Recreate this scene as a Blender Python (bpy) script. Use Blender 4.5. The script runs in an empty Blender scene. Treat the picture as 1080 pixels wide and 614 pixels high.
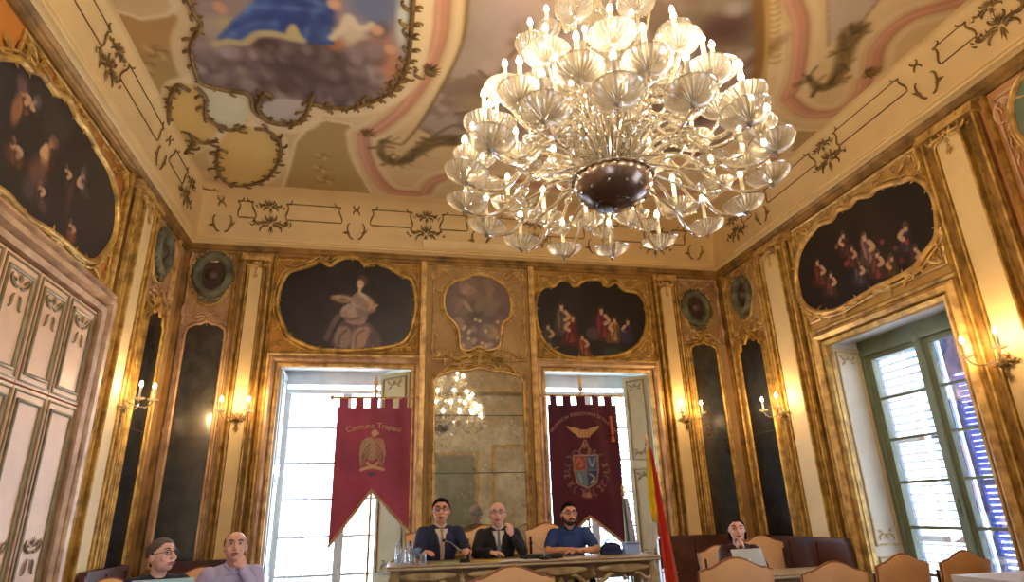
import bpy, math, random
import numpy as np
from mathutils import Vector, Matrix, noise as mnoise

PI = math.pi
scene = bpy.context.scene
COL = scene.collection

# ------------------------------------------------------------------ camera model
FOC, YAW, PITCH, ROLL, EYE = 645.0, math.radians(12.3), math.radians(19.9), math.radians(-1.7), 1.42
def cam_axes():
    cy, sy, cp, sp, cr, sr = math.cos(YAW), math.sin(YAW), math.cos(PITCH), math.sin(PITCH), math.cos(ROLL), math.sin(ROLL)
    right = np.array([cy, -sy, 0.0]); f0 = np.array([sy, cy, 0.0]); zz = np.array([0, 0, 1.0])
    fwd = cp*f0 + sp*zz; up = -sp*f0 + cp*zz
    return cr*right + sr*up, -sr*right + cr*up, fwd
AR, AU, AF = cam_axes()
def ray(x, y): return AR*((x-540)/FOC) - AU*((y-307)/FOC) + AF
def at_z(x, y, z):                       # where the sight line of a photo point meets a height
    r = ray(x, y); t = (z-EYE)/r[2]; return Vector((r[0]*t, r[1]*t, z))
def at_y(x, y, Y):
    r = ray(x, y); t = Y/r[1]; return Vector((r[0]*t, Y, r[2]*t+EYE))
def at_x(x, y, X):
    r = ray(x, y); t = X/r[0]; return Vector((X, r[1]*t, r[2]*t+EYE))

# ------------------------------------------------------------------ colours, materials
def lin(c):
    return tuple((v/12.92 if v <= 0.04045 else ((v+0.055)/1.055)**2.4) for v in [k/255.0 for k in c[:3]])
MATS = {}
def mat(name, col, rough=.5, metal=0.0, var=.15, scale=6.0, bump=0.0, bscale=None, col2=None, attr=False, coat=0.0, spec=.5, emit=0, sheen=0):
    if name in MATS: return MATS[name]
    m = bpy.data.materials.new(name); m.use_nodes = True; nt = m.node_tree; N = nt.nodes; Lk = nt.links
    N.clear(); out = N.new('ShaderNodeOutputMaterial'); b = N.new('ShaderNodeBsdfPrincipled'); Lk.new(b.outputs[0], out.inputs[0])
    tc = N.new('ShaderNodeTexCoord'); nz = N.new('ShaderNodeTexNoise'); nz.inputs['Scale'].default_value = scale; nz.inputs['Detail'].default_value = 5
    Lk.new(tc.outputs['Object'], nz.inputs['Vector'])
    mx = N.new('ShaderNodeMix'); mx.data_type = 'RGBA'
    if attr:
        ca = N.new('ShaderNodeAttribute'); ca.attribute_name = 'Col'
        dk = N.new('ShaderNodeHueSaturation'); dk.inputs['Value'].default_value = 1-var*1.6; Lk.new(ca.outputs['Color'], dk.inputs['Color'])
        Lk.new(dk.outputs[0], mx.inputs[6]); Lk.new(ca.outputs['Color'], mx.inputs[7])
    else:
        l1 = lin(col); l2 = lin(col2) if col2 else tuple(v*(1-var*2.0) for v in l1)
        mx.inputs[6].default_value = (*l2, 1); mx.inputs[7].default_value = (*l1, 1)
    rp = N.new('ShaderNodeMapRange'); rp.inputs[1].default_value = .3; rp.inputs[2].default_value = .62
    Lk.new(nz.outputs[0], rp.inputs[0]); Lk.new(rp.outputs[0], mx.inputs[0]); Lk.new(mx.outputs[2], b.inputs['Base Color'])
    b.inputs['Roughness'].default_value = rough; b.inputs['Metallic'].default_value = metal
    b.inputs['Specular IOR Level'].default_value = spec; b.inputs['Coat Weight'].default_value = coat
    b.inputs['Sheen Weight'].default_value = sheen
    if bump:
        bp = N.new('ShaderNodeBump'); bp.inputs['Strength'].default_value = bump; bp.inputs['Distance'].default_value = .01
        n2 = N.new('ShaderNodeTexNoise'); n2.inputs['Scale'].default_value = bscale or scale*4; n2.inputs['Detail'].default_value = 4
        Lk.new(tc.outputs['Object'], n2.inputs['Vector']); Lk.new(n2.outputs[0], bp.inputs['Height']); Lk.new(bp.outputs[0], b.inputs['Normal'])
    if emit:
        Lk.new(mx.outputs[2], b.inputs['Emission Color']); b.inputs['Emission Strength'].default_value = emit
    MATS[name] = m; return m

def glass_mat(name, tint=(240, 235, 225), clear=.5, milk=.3, rough=.12, milkc=None):
    """thin blown glass: part clear, part milky translucent, part mirror-like"""
    m = bpy.data.materials.new(name); m.use_nodes = True; nt = m.node_tree; N = nt.nodes; Lk = nt.links; N.clear()
    out = N.new('ShaderNodeOutputMaterial'); t = N.new('ShaderNodeBsdfTransparent'); g = N.new('ShaderNodeBsdfGlossy')
    d = N.new('ShaderNodeBsdfDiffuse'); tl = N.new('ShaderNodeBsdfTranslucent')
    c = (*lin(tint), 1)
    t.inputs[0].default_value = c; g.inputs[0].default_value = (1, 1, 1, 1); g.inputs['Roughness'].default_value = rough
    mc = (*lin(milkc), 1) if milkc else c; d.inputs[0].default_value = mc; tl.inputs[0].default_value = mc
    a = N.new('ShaderNodeMixShader'); a.inputs[0].default_value = .5; Lk.new(d.outputs[0], a.inputs[1]); Lk.new(tl.outputs[0], a.inputs[2])
    nz = N.new('ShaderNodeTexNoise'); nz.inputs['Scale'].default_value = 30; tc = N.new('ShaderNodeTexCoord'); Lk.new(tc.outputs['Object'], nz.inputs['Vector'])
    mr = N.new('ShaderNodeMapRange'); mr.inputs[1].default_value = .3; mr.inputs[2].default_value = .7
    mr.inputs[3].default_value = max(0, milk/(milk+clear)-.12); mr.inputs[4].default_value = min(1, milk/(milk+clear)+.12)
    Lk.new(nz.outputs[0], mr.inputs[0])
    b = N.new('ShaderNodeMixShader'); Lk.new(mr.outputs[0], b.inputs[0]); Lk.new(t.outputs[0], b.inputs[1]); Lk.new(a.outputs[0], b.inputs[2])
    lw = N.new('ShaderNodeLayerWeight'); lw.inputs[0].default_value = .35
    m2 = N.new('ShaderNodeMapRange'); m2.inputs[3].default_value = .05; m2.inputs[4].default_value = .75; Lk.new(lw.outputs['Fresnel'], m2.inputs[0])
    e = N.new('ShaderNodeMixShader'); Lk.new(m2.outputs[0], e.inputs[0]); Lk.new(b.outputs[0], e.inputs[1]); Lk.new(g.outputs[0], e.inputs[2])
    Lk.new(e.outputs[0], out.inputs[0]); MATS[name] = m; return m

def mirror_mat(name, tint, dirt, dirt_amt, rough=.08, scale=3.0, scale2=14.0):
    """old mirror: silver reflection broken by cloudy tarnish"""
    m = bpy.data.materials.new(name); m.use_nodes = True; nt = m.node_tree; N = nt.nodes; Lk = nt.links; N.clear()
    out = N.new('ShaderNodeOutputMaterial'); g = N.new('ShaderNodeBsdfGlossy'); d = N.new('ShaderNodeBsdfPrincipled')
    g.inputs[0].default_value = (*lin(tint), 1); g.inputs['Roughness'].default_value = rough
    d.inputs['Roughness'].default_value = .35
    tc = N.new('ShaderNodeTexCoord'); n1 = N.new('ShaderNodeTexNoise'); n1.inputs['Scale'].default_value = scale; n1.inputs['Detail'].default_value = 7; n1.inputs['Roughness'].default_value = .65
    n2 = N.new('ShaderNodeTexNoise'); n2.inputs['Scale'].default_value = scale2; n2.inputs['Detail'].default_value = 6
    Lk.new(tc.outputs['Object'], n1.inputs['Vector']); Lk.new(tc.outputs['Object'], n2.inputs['Vector'])
    mx = N.new('ShaderNodeMix'); mx.data_type = 'RGBA'; l = lin(dirt); mx.inputs[6].default_value = (l[0]*.35, l[1]*.35, l[2]*.35, 1); mx.inputs[7].default_value = (*l, 1)
    mr0 = N.new('ShaderNodeMapRange'); mr0.inputs[1].default_value = .35; mr0.inputs[2].default_value = .65
    Lk.new(n2.outputs[0], mr0.inputs[0]); Lk.new(mr0.outputs[0], mx.inputs[0]); Lk.new(mx.outputs[2], d.inputs['Base Color'])
    mr = N.new('ShaderNodeMapRange'); mr.inputs[1].default_value = .35; mr.inputs[2].default_value = .65
    mr.inputs[3].default_value = max(0, dirt_amt-.25); mr.inputs[4].default_value = min(1, dirt_amt+.25)
    Lk.new(n1.outputs[0], mr.inputs[0])
    s = N.new('ShaderNodeMixShader'); Lk.new(mr.outputs[0], s.inputs[0]); Lk.new(g.outputs[0], s.inputs[1]); Lk.new(d.outputs[0], s.inputs[2])
    bp = N.new('ShaderNodeBump'); bp.inputs['Strength'].default_value = .06; bp.inputs['Distance'].default_value = .01
    n3 = N.new('ShaderNodeTexNoise'); n3.inputs['Scale'].default_value = 2.2; Lk.new(tc.outputs['Object'], n3.inputs['Vector'])
    Lk.new(n3.outputs[0], bp.inputs['Height']); Lk.new(bp.outputs[0], g.inputs['Normal'])
    Lk.new(s.outputs[0], out.inputs[0]); MATS[name] = m; return m

def emit_mat(name, col, strength):
    m = bpy.data.materials.new(name); m.use_nodes = True; N = m.node_tree.nodes; N.clear()
    o = N.new('ShaderNodeOutputMaterial'); e = N.new('ShaderNodeEmission'); e.inputs[0].default_value = (*lin(col), 1); e.inputs[1].default_value = strength
    m.node_tree.links.new(e.outputs[0], o.inputs[0]); MATS[name] = m; return m

# ------------------------------------------------------------------ mesh builder
class MB:
    def __init__(s, T=None):
        s.v = []; s.f = []; s.mi = []; s.T = T
    def add(s, vs, fs, m=0):
        n = len(s.v)
        if s.T is None: s.v.extend(tuple(p) for p in vs)
        elif isinstance(s.T, Matrix): s.v.extend(tuple(s.T @ Vector(p)) for p in vs)
        else: s.v.extend(tuple(s.T(*p)) for p in vs)
        s.f.extend(tuple(i+n for i in f) for f in fs); s.mi.extend([m]*len(fs)); return s
    def box(s, a, b, m=0, M=None):
        x0, y0, z0 = a; x1, y1, z1 = b
        vs = [(x0,y0,z0),(x1,y0,z0),(x1,y1,z0),(x0,y1,z0),(x0,y0,z1),(x1,y0,z1),(x1,y1,z1),(x0,y1,z1)]
        if M is not None: vs = [M @ Vector(p) for p in vs]
        return s.add(vs, [(0,3,2,1),(4,5,6,7),(0,1,5,4),(1,2,6,5),(2,3,7,6),(3,0,4,7)], m)
    def tube(s, pts, r, n=8, m=0, closed=False, flat=1.0):
        pts = [Vector(p) for p in pts]; k = len(pts)
        if k < 2: return s
        rs = [r]*k if not hasattr(r, '__len__') else list(r)
        vs = []; fs = []; up = None
        for i, p in enumerate(pts):
            t = (pts[(i+1) % k]-pts[i-1]) if closed else (pts[min(i+1, k-1)]-pts[max(i-1, 0)])
            if t.length < 1e-9: t = Vector((0, 0, 1))
            t.normalize()
            if up is None:
                up = Vector((0, 0, 1)) if abs(t.z) < .9 else Vector((1, 0, 0))
            a = t.cross(up)
            if a.length < 1e-6: a = t.cross(Vector((.3, 1, .2)))
            a.normalize(); b = a.cross(t); b.normalize(); up = b
            for j in range(n):
                th = 2*PI*j/n; vs.append(p + a*(rs[i]*math.cos(th)) + b*(rs[i]*flat*math.sin(th)))
        for i in range(k if closed else k-1):
            i2 = (i+1) % k
            for j in range(n):
                j2 = (j+1) % n; fs.append((i*n+j, i*n+j2, i2*n+j2, i2*n+j))
        if not closed: fs.append(tuple(reversed(range(n)))); fs.append(tuple(range((k-1)*n, k*n)))
        return s.add(vs, fs, m)
    def lathe(s, prof, n=16, M=None, m=0, wave=0, wn=8):
        vs = []; fs = []; k = len(prof)
        for (r, z) in prof:
            for j in range(n):
                th = 2*PI*j/n; rr = r*(1+wave*math.cos(wn*th)) if r > 1e-4 else 0
                p = Vector((rr*math.cos(th), rr*math.sin(th), z)); vs.append(M @ p if M is not None else p)
        for i in range(k-1):
            for j in range(n):
                j2 = (j+1) % n; fs.append((i*n+j, i*n+j2, (i+1)*n+j2, (i+1)*n+j))
        return s.add(vs, fs, m)
    def ell(s, c, r, M=None, n=10, k=7, m=0):
        if not hasattr(r, '__len__'): r = (r, r, r)
        vs = []; fs = []
        for i in range(k+1):
            ph = PI*i/k
            for j in range(n):
                th = 2*PI*j/n; p = Vector((r[0]*math.sin(ph)*math.cos(th), r[1]*math.sin(ph)*math.sin(th), r[2]*math.cos(ph)))
                if M is not None: p = M @ p
                vs.append(p+Vector(c))
        for i in range(k):
            for j in range(n):
                j2 = (j+1) % n; fs.append((i*n+j, (i+1)*n+j, (i+1)*n+j2, i*n+j2))
        return s.add(vs, fs, m)
    def sweep(s, path, prof, closed=False, m=0):
        """path in (u,v); prof = (side offset, height d) points; mitred; coordinates passed on as (u, v, d)"""
        P = [Vector(p) for p in path]; k = len(P); vs = []; fs = []; q = len(prof)
        for i in range(k):
            if closed or 0 < i < k-1:
                a = (P[i]-P[i-1]).normalized(); b = (P[(i+1) % k]-P[i]).normalized()
            elif i == 0: a = b = (P[1]-P[0]).normalized()
            else: a = b = (P[i]-P[i-1]).normalized()
            na = Vector((-a.y, a.x)); nb = Vector((-b.y, b.x)); mt = na+nb
            if mt.length < 1e-6: mt = na
            mt.normalize(); sc = 1/max(.35, mt.dot(na))
            for (o, d) in prof: vs.append((P[i].x+mt.x*o*sc, P[i].y+mt.y*o*sc, d))
        for i in range(k if closed else k-1):
            i2 = (i+1) % k
            for j in range(q-1): fs.append((i*q+j, i*q+j+1, i2*q+j+1, i2*q+j))
        if not closed: fs.append(tuple(range(q))); fs.append(tuple(reversed(range((k-1)*q, k*q))))
        return s.add(vs, fs, m)
    def build(s, name, mats, parent=None, smooth=40, loc=None):
        me = bpy.data.meshes.new(name); me.from_pydata([tuple(p) for p in s.v], [], s.f)
        mats = mats if isinstance(mats, (list, tuple)) else [mats]
        for mm in mats: me.materials.append(mm)
        if len(mats) > 1: me.polygons.foreach_set('material_index', s.mi)
        me.update()
        if smooth:
            me.polygons.foreach_set('use_smooth', [True]*len(me.polygons))
            try: me.set_sharp_from_angle(angle=math.radians(smooth))
            except Exception: pass
        o = bpy.data.objects.new(name, me); COL.objects.link(o)
        if parent: o.parent = parent
        if loc: o.location = loc
        return o

def empty(name, loc=(0, 0, 0), rz=0.0):
    o = bpy.data.objects.new(name, None); COL.objects.link(o); o.location = loc; o.rotation_euler = (0, 0, rz); o.empty_display_size = .1
    return o
def tag(o, label=None, cat=None, group=None, kind=None):
    if label: o['label'] = label
    if cat: o['category'] = cat
    if group: o['group'] = group
    if kind: o['kind'] = kind
    return o
def struct(o, label=None): return tag(o, label, None, None, 'structure')
def copy_tree(o, parent=None):
    c = o.copy(); COL.objects.link(c)
    if parent is not None: c.parent = parent
    for ch in list(o.children): copy_tree(ch, c)
    return c

# wall coordinate maps: u along the wall, v up, d out of the wall into the room
XL, XR, YB, YS = -2.57, 5.04, 8.0, -2.2
ZC, ZT = 4.82, 5.42
WB = lambda u, v, d: (u, YB-d, v)
WL = lambda u, v, d: (XL+d, u, v)
WR = lambda u, v, d: (XR-d, u, v)
WS = lambda u, v, d: (u, YS+d, v)

# ------------------------------------------------------------------ painting by number arrays (turned into mesh colours)
def smooth_pts(pts, closed=False, k=6):
    P = [np.array(p[:2], float) for p in pts]; n = len(P); out = []
    for i in range(n if closed else n-1):
        p0 = P[i-1] if (closed or i > 0) else P[i]; p1 = P[i]; p2 = P[(i+1) % n]; p3 = P[(i+2) % n] if (closed or i+2 < n) else p2
        for j in range(k):
            t = j/k
            out.append(.5*((2*p1)+(-p0+p2)*t+(2*p0-5*p1+4*p2-p3)*t*t+(-p0+3*p1-3*p2+p3)*t**3))
    if not closed: out.append(P[-1])
    return out
def vnoise(U, V, sc, seed=0, octv=4):
    rng = np.random.RandomState(seed); out = np.zeros_like(U); amp = 1; tot = 0
    for o in range(octv):
        G = rng.rand(64, 64); x = U*sc*2**o+rng.rand()*50; y = V*sc*2**o+rng.rand()*50
        xi = np.floor(x).astype(int); yi = np.floor(y).astype(int); fx = x-xi; fy = y-yi; fx = fx*fx*(3-2*fx); fy = fy*fy*(3-2*fy)
        g = lambda a, b: G[a % 64, b % 64]
        out += amp*((g(xi, yi)*(1-fx)+g(xi+1, yi)*fx)*(1-fy)+(g(xi, yi+1)*(1-fx)+g(xi+1, yi+1)*fx)*fy); tot += amp; amp *= .5
    return out/tot
class Canvas:
    def __init__(s, u0, u1, v0, v1, res, base=(128, 128, 128)):
        s.nu = max(2, int(round((u1-u0)/res))+1); s.nv = max(2, int(round((v1-v0)/res))+1)
        s.us = np.linspace(u0, u1, s.nu); s.vs = np.linspace(v0, v1, s.nv); s.U, s.V = np.meshgrid(s.us, s.vs)
        s.c = np.zeros(s.U.shape+(3,)); s.c[:] = base; s.res = res
    def mix(s, a, col):
        a = np.clip(a, 0, 1)[..., None]; s.c = s.c*(1-a)+np.array(col, float)*a
    def inside(s, pts):
        U, V = s.U, s.V; r = np.zeros(U.shape, bool); n = len(pts)
        for i in range(n):
            x1, y1 = pts[i][:2]; x2, y2 = pts[(i+1) % n][:2]
            if y1 == y2: continue
            r ^= ((V < y1) != (V < y2)) & (U < (x2-x1)*(V-y1)/(y2-y1)+x1)
        return r
    def poly(s, pts, col, a=1.0, smooth=False):
        if smooth: pts = smooth_pts(pts, True, 5)
        s.mix(s.inside(pts)*a, col)
    def dist(s, pts, closed=False):
        D = np.full(s.U.shape, 9e9); n = len(pts)
        for i in range(n if closed else n-1):
            x1, y1 = pts[i][:2]; x2, y2 = pts[(i+1) % n][:2]; dx, dy = x2-x1, y2-y1; L = dx*dx+dy*dy
            if L < 1e-12: continue
            t = np.clip(((s.U-x1)*dx+(s.V-y1)*dy)/L, 0, 1); D = np.minimum(D, np.hypot(s.U-x1-t*dx, s.V-y1-t*dy))
        return D
    def stroke(s, pts, w, col, a=1.0, smooth=True, closed=False, soft=None):
        if smooth and len(pts) > 2: pts = smooth_pts(pts, closed, 4)
        D = s.dist(pts, closed); soft = soft or s.res
        s.mix(np.clip((w/2-D)/soft+.5, 0, 1)*a, col)
    def blob(s, x, y, rx, ry, ang, col, a=1.0, soft=.4):
        ca, sa = math.cos(ang), math.sin(ang); X = (s.U-x)*ca+(s.V-y)*sa; Y = -(s.U-x)*sa+(s.V-y)*ca
        r = np.hypot(X/rx, Y/ry); s.mix(np.clip((1-r)/soft, 0, 1)*a, col)
    def cloud(s, col, sc, seed, lo=.45, hi=.65, a=1.0, mask=None):
        n = vnoise(s.U, s.V, sc, seed); k = np.clip((n-lo)/(hi-lo), 0, 1)*a
        if mask is not None: k = k*mask
        s.mix(k, col)
    def blur(s, n=1):
        for _ in range(n):
            a = np.pad(s.c, ((1, 1), (1, 1), (0, 0)), 'edge'); s.c = (a[:-2, 1:-1]+a[2:, 1:-1]+a[1:-1, :-2]+a[1:-1, 2:]+2*a[1:-1, 1:-1])/6
    def mesh(s, name, mapf, material, d=0.0, keep=None, parent=None, loc=(0, 0, 0)):
        nu, nv = s.nu, s.nv; idx = np.arange(nu*nv).reshape(nv, nu)
        q = np.stack([idx[:-1, :-1], idx[:-1, 1:], idx[1:, 1:], idx[1:, :-1]], -1).reshape(-1, 4)
        if keep is not None:
            k = (keep[:-1, :-1] & keep[:-1, 1:] & keep[1:, 1:] & keep[1:, :-1]).reshape(-1); q = q[k]
        dd = d if hasattr(d, 'shape') else np.full(s.U.shape, d)
        x, y, z = mapf(s.U, s.V, dd); co = np.stack([np.broadcast_to(x, s.U.shape), np.broadcast_to(y, s.U.shape), np.broadcast_to(z, s.U.shape)], -1).reshape(-1, 3)
        col = np.clip(s.c, 0, 255).reshape(-1, 3)/255.0
        used = np.unique(q); rm = np.full(nu*nv, -1); rm[used] = np.arange(len(used)); q = rm[q]; co = co[used]; col = col[used]
        col = np.where(col <= .04045, col/12.92, ((col+.055)/1.055)**2.4)
        me = bpy.data.meshes.new(name); me.vertices.add(len(co)); me.vertices.foreach_set('co', co.astype(np.float32).ravel())
        me.loops.add(q.size); me.loops.foreach_set('vertex_index', q.astype(np.int32).ravel())
        me.polygons.add(len(q)); me.polygons.foreach_set('loop_start', np.arange(0, q.size, 4, dtype=np.int32))
        me.update(calc_edges=True); me.validate()
        at = me.color_attributes.new('Col', 'FLOAT_COLOR', 'POINT')
        at.data.foreach_set('color', np.concatenate([col, np.ones((len(col), 1))], 1).astype(np.float32).ravel())
        me.materials.append(material); o = bpy.data.objects.new(name, me); COL.objects.link(o); o.location = loc
        if parent: o.parent = parent
        return o

# ------------------------------------------------------------------ rococo ornament
def spiral(u, v, size, ang, kind='C', hand=1, turns=1.0, n=22):
    """a C or S scroll: curvature high at both ends"""
    pts = []; th = 0; x = y = 0; ds = 1.0/n
    for i in range(n+1):
        pts.append((x, y)); t = (i+.5)/n; e = abs(2*t-1)
        k = (1.6+13*turns*e**4)
        if kind == 'S' and t < .5: k = -k
        if kind == 'J': k = 1.0+15*turns*t**4
        th += k*ds; x += math.cos(th)*ds; y += math.sin(th)*ds
    cx, cy = pts[-1][0], pts[-1][1]; a0 = math.atan2(cy, cx); L = math.hypot(cx, cy) or 1
    ca, sa = math.cos(ang-(a0 if L > .15 else 0)), math.sin(ang-(a0 if L > .15 else 0))
    if hand < 0:
        pts = [(p[0], -p[1]) for p in pts]; ca, sa = math.cos(ang+(a0 if L > .15 else 0)), math.sin(ang+(a0 if L > .15 else 0))
    return [(u+size*(ca*p[0]-sa*p[1]), v+size*(sa*p[0]+ca*p[1])) for p in pts]
def scroll(mb, u, v, size, ang, kind='C', hand=1, r=.012, d=.02, turns=1.0, n=16, m=0):
    pts = spiral(u, v, size, ang, kind, hand, turns, n)
    rs = [r*(.45+.75*math.sin(PI*min(1, .08+i/n*.9))) for i in range(n+1)]
    tube_map(mb, pts, rs, d, m)
    return pts
def tube_map(mb, pts, rs, d, m=0, n=5):
    k = len(pts); vs = []; fs = []
    for i in range(k):
        a = np.array(pts[min(i+1, k-1)])-np.array(pts[max(i-1, 0)]); a = a/(np.linalg.norm(a)+1e-9); nx, ny = -a[1], a[0]
        r = rs[i] if hasattr(rs, '__len__') else rs
        dd = d[i] if hasattr(d, '__len__') else d
        for j in range(n):
            th = PI*j/(n-1); vs.append((pts[i][0]+nx*r*math.cos(th), pts[i][1]+ny*r*math.cos(th), dd-r*.3+r*1.3*math.sin(th)))
    for i in range(k-1):
        for j in range(n-1): fs.append((i*n+j, i*n+j+1, (i+1)*n+j+1, (i+1)*n+j))
    mb.add(vs, fs, m)
def leaf(mb, u, v, L, ang, w=.3, d=.02, m=0, curl=.5):
    n = 5; pts = []; x, y, th = u, v, ang
    for i in range(n+1):
        pts.append((x, y)); th += curl/n; x += L/n*math.cos(th); y += L/n*math.sin(th)
    tube_map(mb, pts, [L*w*s for s in (.25, .5, .5, .38, .2, .03)], d, m, 4)
def shell(mb, u, v, R, ang=PI/2, d=.03, n=7, spread=2.4, m=0):
    for i in range(n):
        a = ang+(i/(n-1)-.5)*spread; leaf(mb, u, v, R*(1-.25*abs(i/(n-1)-.5)*2), a, .16, d, m, 0)
    mb_ball(mb, u, v, R*.2, d, m)
def mb_ball(mb, u, v, r, d, m=0):
    vs = []; fs = []; n = 7; k = 3
    for i in range(k+1):
        ph = PI/2*i/k
        for j in range(n):
            th = 2*PI*j/n; vs.append((u+r*math.cos(ph)*math.cos(th), v+r*math.cos(ph)*math.sin(th), d+r*.8*math.sin(ph)))
    for i in range(k):
        for j in range(n): fs.append((i*n+j, i*n+(j+1) % n, (i+1)*n+(j+1) % n, (i+1)*n+j))
    mb.add(vs, fs, m)
def ornament(mb, u, v, w, h, rng, r=.01, d=.02, m=0):
    """symmetrical rocaille cluster, w half-width, h height"""
    shell(mb, u, v+h*.15, h*.45, PI/2, d+.01, 7, 2.2, m)
    for s in (1, -1):
        a = .15+rng.random()*.25
        scroll(mb, u+s*w*.08, v, w*.75, (a if s > 0 else PI-a), 'S', s, r, d, .9, 14, m)
        scroll(mb, u+s*w*.1, v-h*.1, w*.5, (-.5 if s > 0 else PI+.5), 'C', -s, r*.9, d, .9, 12, m)
        scroll(mb, u+s*w*.05, v+h*.2, h*.5, (.9 if s > 0 else PI-.9), 'C', s, r*.8, d, .8, 12, m)
        for q in range(3): leaf(mb, u+s*w*(.35+.2*q), v-h*.05*q, h*.3, (1.1-.4*q if s > 0 else PI-1.1+.4*q), .25, d, m, .6*s)
    for s in (-.18, 0, .18): leaf(mb, u, v-h*.05, h*.5*(1-abs(s)), -PI/2+s*2.2, .18, d, m, 0)
    for s in (1, -1):
        for q in range(5): leaf(mb, u+s*w*(.2+.15*q), v+h*rng.uniform(-.12, .18), h*.22, rng.uniform(0, 6.2), .38, d, m, .8)
        scroll(mb, u+s*w*.45, v+h*.02, w*.35, (.7 if s > 0 else PI-.7), 'C', s, r*.8, d, .9, 10, m)
def contour_frame(mb, pts, r, rng, step=.16, size=.13, d=.02, m=0, leaves=True):
    """gilt frame along a closed outline with scrolls and leaves on the outside"""
    pp = smooth_pts(pts, True, 5); k = len(pp)
    pl = pp+[pp[0]]
    tube_map(mb, pl, r, d+.01, m, 6)
    ar = sum(pp[i][0]*pp[(i+1) % k][1]-pp[(i+1) % k][0]*pp[i][1] for i in range(k)); sg = 1 if ar > 0 else -1
    off = []
    for i in range(k):
        t = pp[(i+1) % k]-pp[i-1]; t = t/(np.linalg.norm(t)+1e-9); off.append(pp[i]+np.array([t[1], -t[0]])*sg*r*1.9)
    tube_map(mb, off+[off[0]], r*.45, d, m, 5)
    if not leaves: return
    acc = 0; flip = 1
    for i in range(k):
        a = pp[i]; b = pp[(i+1) % k]; acc += np.linalg.norm(b-a)
        if acc > step:
            acc = -rng.random()*step*.4; t = math.atan2(b[1]-a[1], b[0]-a[0]); flip = -flip
            n = np.array([math.sin(t), -math.cos(t)])*sg
            c = a+n*r*1.6
            scroll(mb, c[0], c[1], size*(.8+.5*rng.random()), t+(0 if flip > 0 else PI)+.25*flip*sg*-1, 'C', -sg*flip, r*.5, d, 1.0, 12, m)
            leaf(mb, c[0], c[1], size*(.45+.4*rng.random()), t-sg*(PI/2)+rng.uniform(-.7, .7), .3, d, m, rng.uniform(-1, 1))
            if rng.random() < .6:
                c2 = a-n*r*.6; leaf(mb, c2[0], c2[1], size*.35, t+sg*(PI/2)+rng.uniform(-.9, .9), .3, d+.015, m, rng.uniform(-1, 1))

# ------------------------------------------------------------------ shared materials
GOLD = mat('gilding', (210, 168, 86), .4, .4, .22, 9, .4, 40, col2=(134, 100, 44))
GOLDP = mat('pale_gilding', (222, 180, 105), .42, .35, .15, 9, .3, 40, col2=(150, 112, 58))
GOLDB = mat('brown_gilding', (162, 122, 64), .5, .3, .25, 5, .4, 30, col2=(100, 74, 36))
GOLDR = mat('rosy_gilding', (210, 170, 126), .45, .2, .2, 5, .3, 30, col2=(146, 108, 72))
OLIVE = mat('tarnished_gilding', (136, 106, 56), .55, .3, .2, 12, .3, 40, col2=(86, 64, 32))
CREAM = mat('cream_paint', (222, 190, 130), .6, 0, .07, 3)
IVORY = mat('ivory_shutter_paint', (205, 190, 160), .55, 0, .08, 3)
HAIRSPEC = .12
GREENP = mat('grey_green_paint', (128, 128, 100), .55, 0, .1, 3)
WALNUT = mat('walnut_wood', (92, 50, 32), .4, 0, .25, 7, .15)
PAINTED = mat('painted_plaster', (0, 0, 0), .75, 0, .05, 2.5, attr=True)
CANVASM = mat('oil_paint', (0, 0, 0), .42, 0, .06, 5, .12, 60, attr=True)
# ================================================================== ROOM SHELL
rng = random.Random(7)
DOORS = [(-1.28, .37), (2.15, 3.70)]; ZH = 3.24
WIN = (4.37, 6.0, 3.15)

def marble(cv, mask, base, vein, seed, light=None):
    cv.mix(mask*1.0, base)
    cv.cloud(vein, 1.6, seed, .42, .62, .55, mask)
    if light: cv.cloud(light, 3.1, seed+9, .5, .68, .45, mask)
def rect(cv, u0, u1, v0, v1): return ((cv.U >= u0) & (cv.U <= u1) & (cv.V >= v0) & (cv.V <= v1))
def wall_scrollwork(cv, u0, u1, v0, v1, seed, col=(205, 165, 95), dark=(110, 75, 35), n=10):
    r = random.Random(seed)
    for k in range(n):
        u = r.uniform(u0, u1); v = r.uniform(v0, v1); s = r.uniform(.1, .25)
        pts = spiral(u, v, s, r.uniform(0, 2*PI), r.choice('CS'), r.choice((1, -1)), .8, 14)
        pts = [(min(max(p[0], u0), u1), min(max(p[1], v0), v1)) for p in pts]
        x0 = min(p[0] for p in pts)-.05; x1 = max(p[0] for p in pts)+.05; y0 = min(p[1] for p in pts)-.05; y1 = max(p[1] for p in pts)+.05
        i0, i1 = np.searchsorted(cv.us, [x0, x1]); j0, j1 = np.searchsorted(cv.vs, [y0, y1])
        if i1-i0 < 3 or j1-j0 < 3: continue
        sub = Canvas.__new__(Canvas); sub.U = cv.U[j0:j1, i0:i1]; sub.V = cv.V[j0:j1, i0:i1]; sub.c = cv.c[j0:j1, i0:i1]; sub.res = cv.res
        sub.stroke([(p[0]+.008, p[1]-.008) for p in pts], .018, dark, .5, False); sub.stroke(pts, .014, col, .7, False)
        cv.c[j0:j1, i0:i1] = sub.c

TAN, ORANGE, OLV, BRN = (172, 134, 84), (186, 124, 50), (156, 126, 74), (140, 88, 42)
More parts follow.
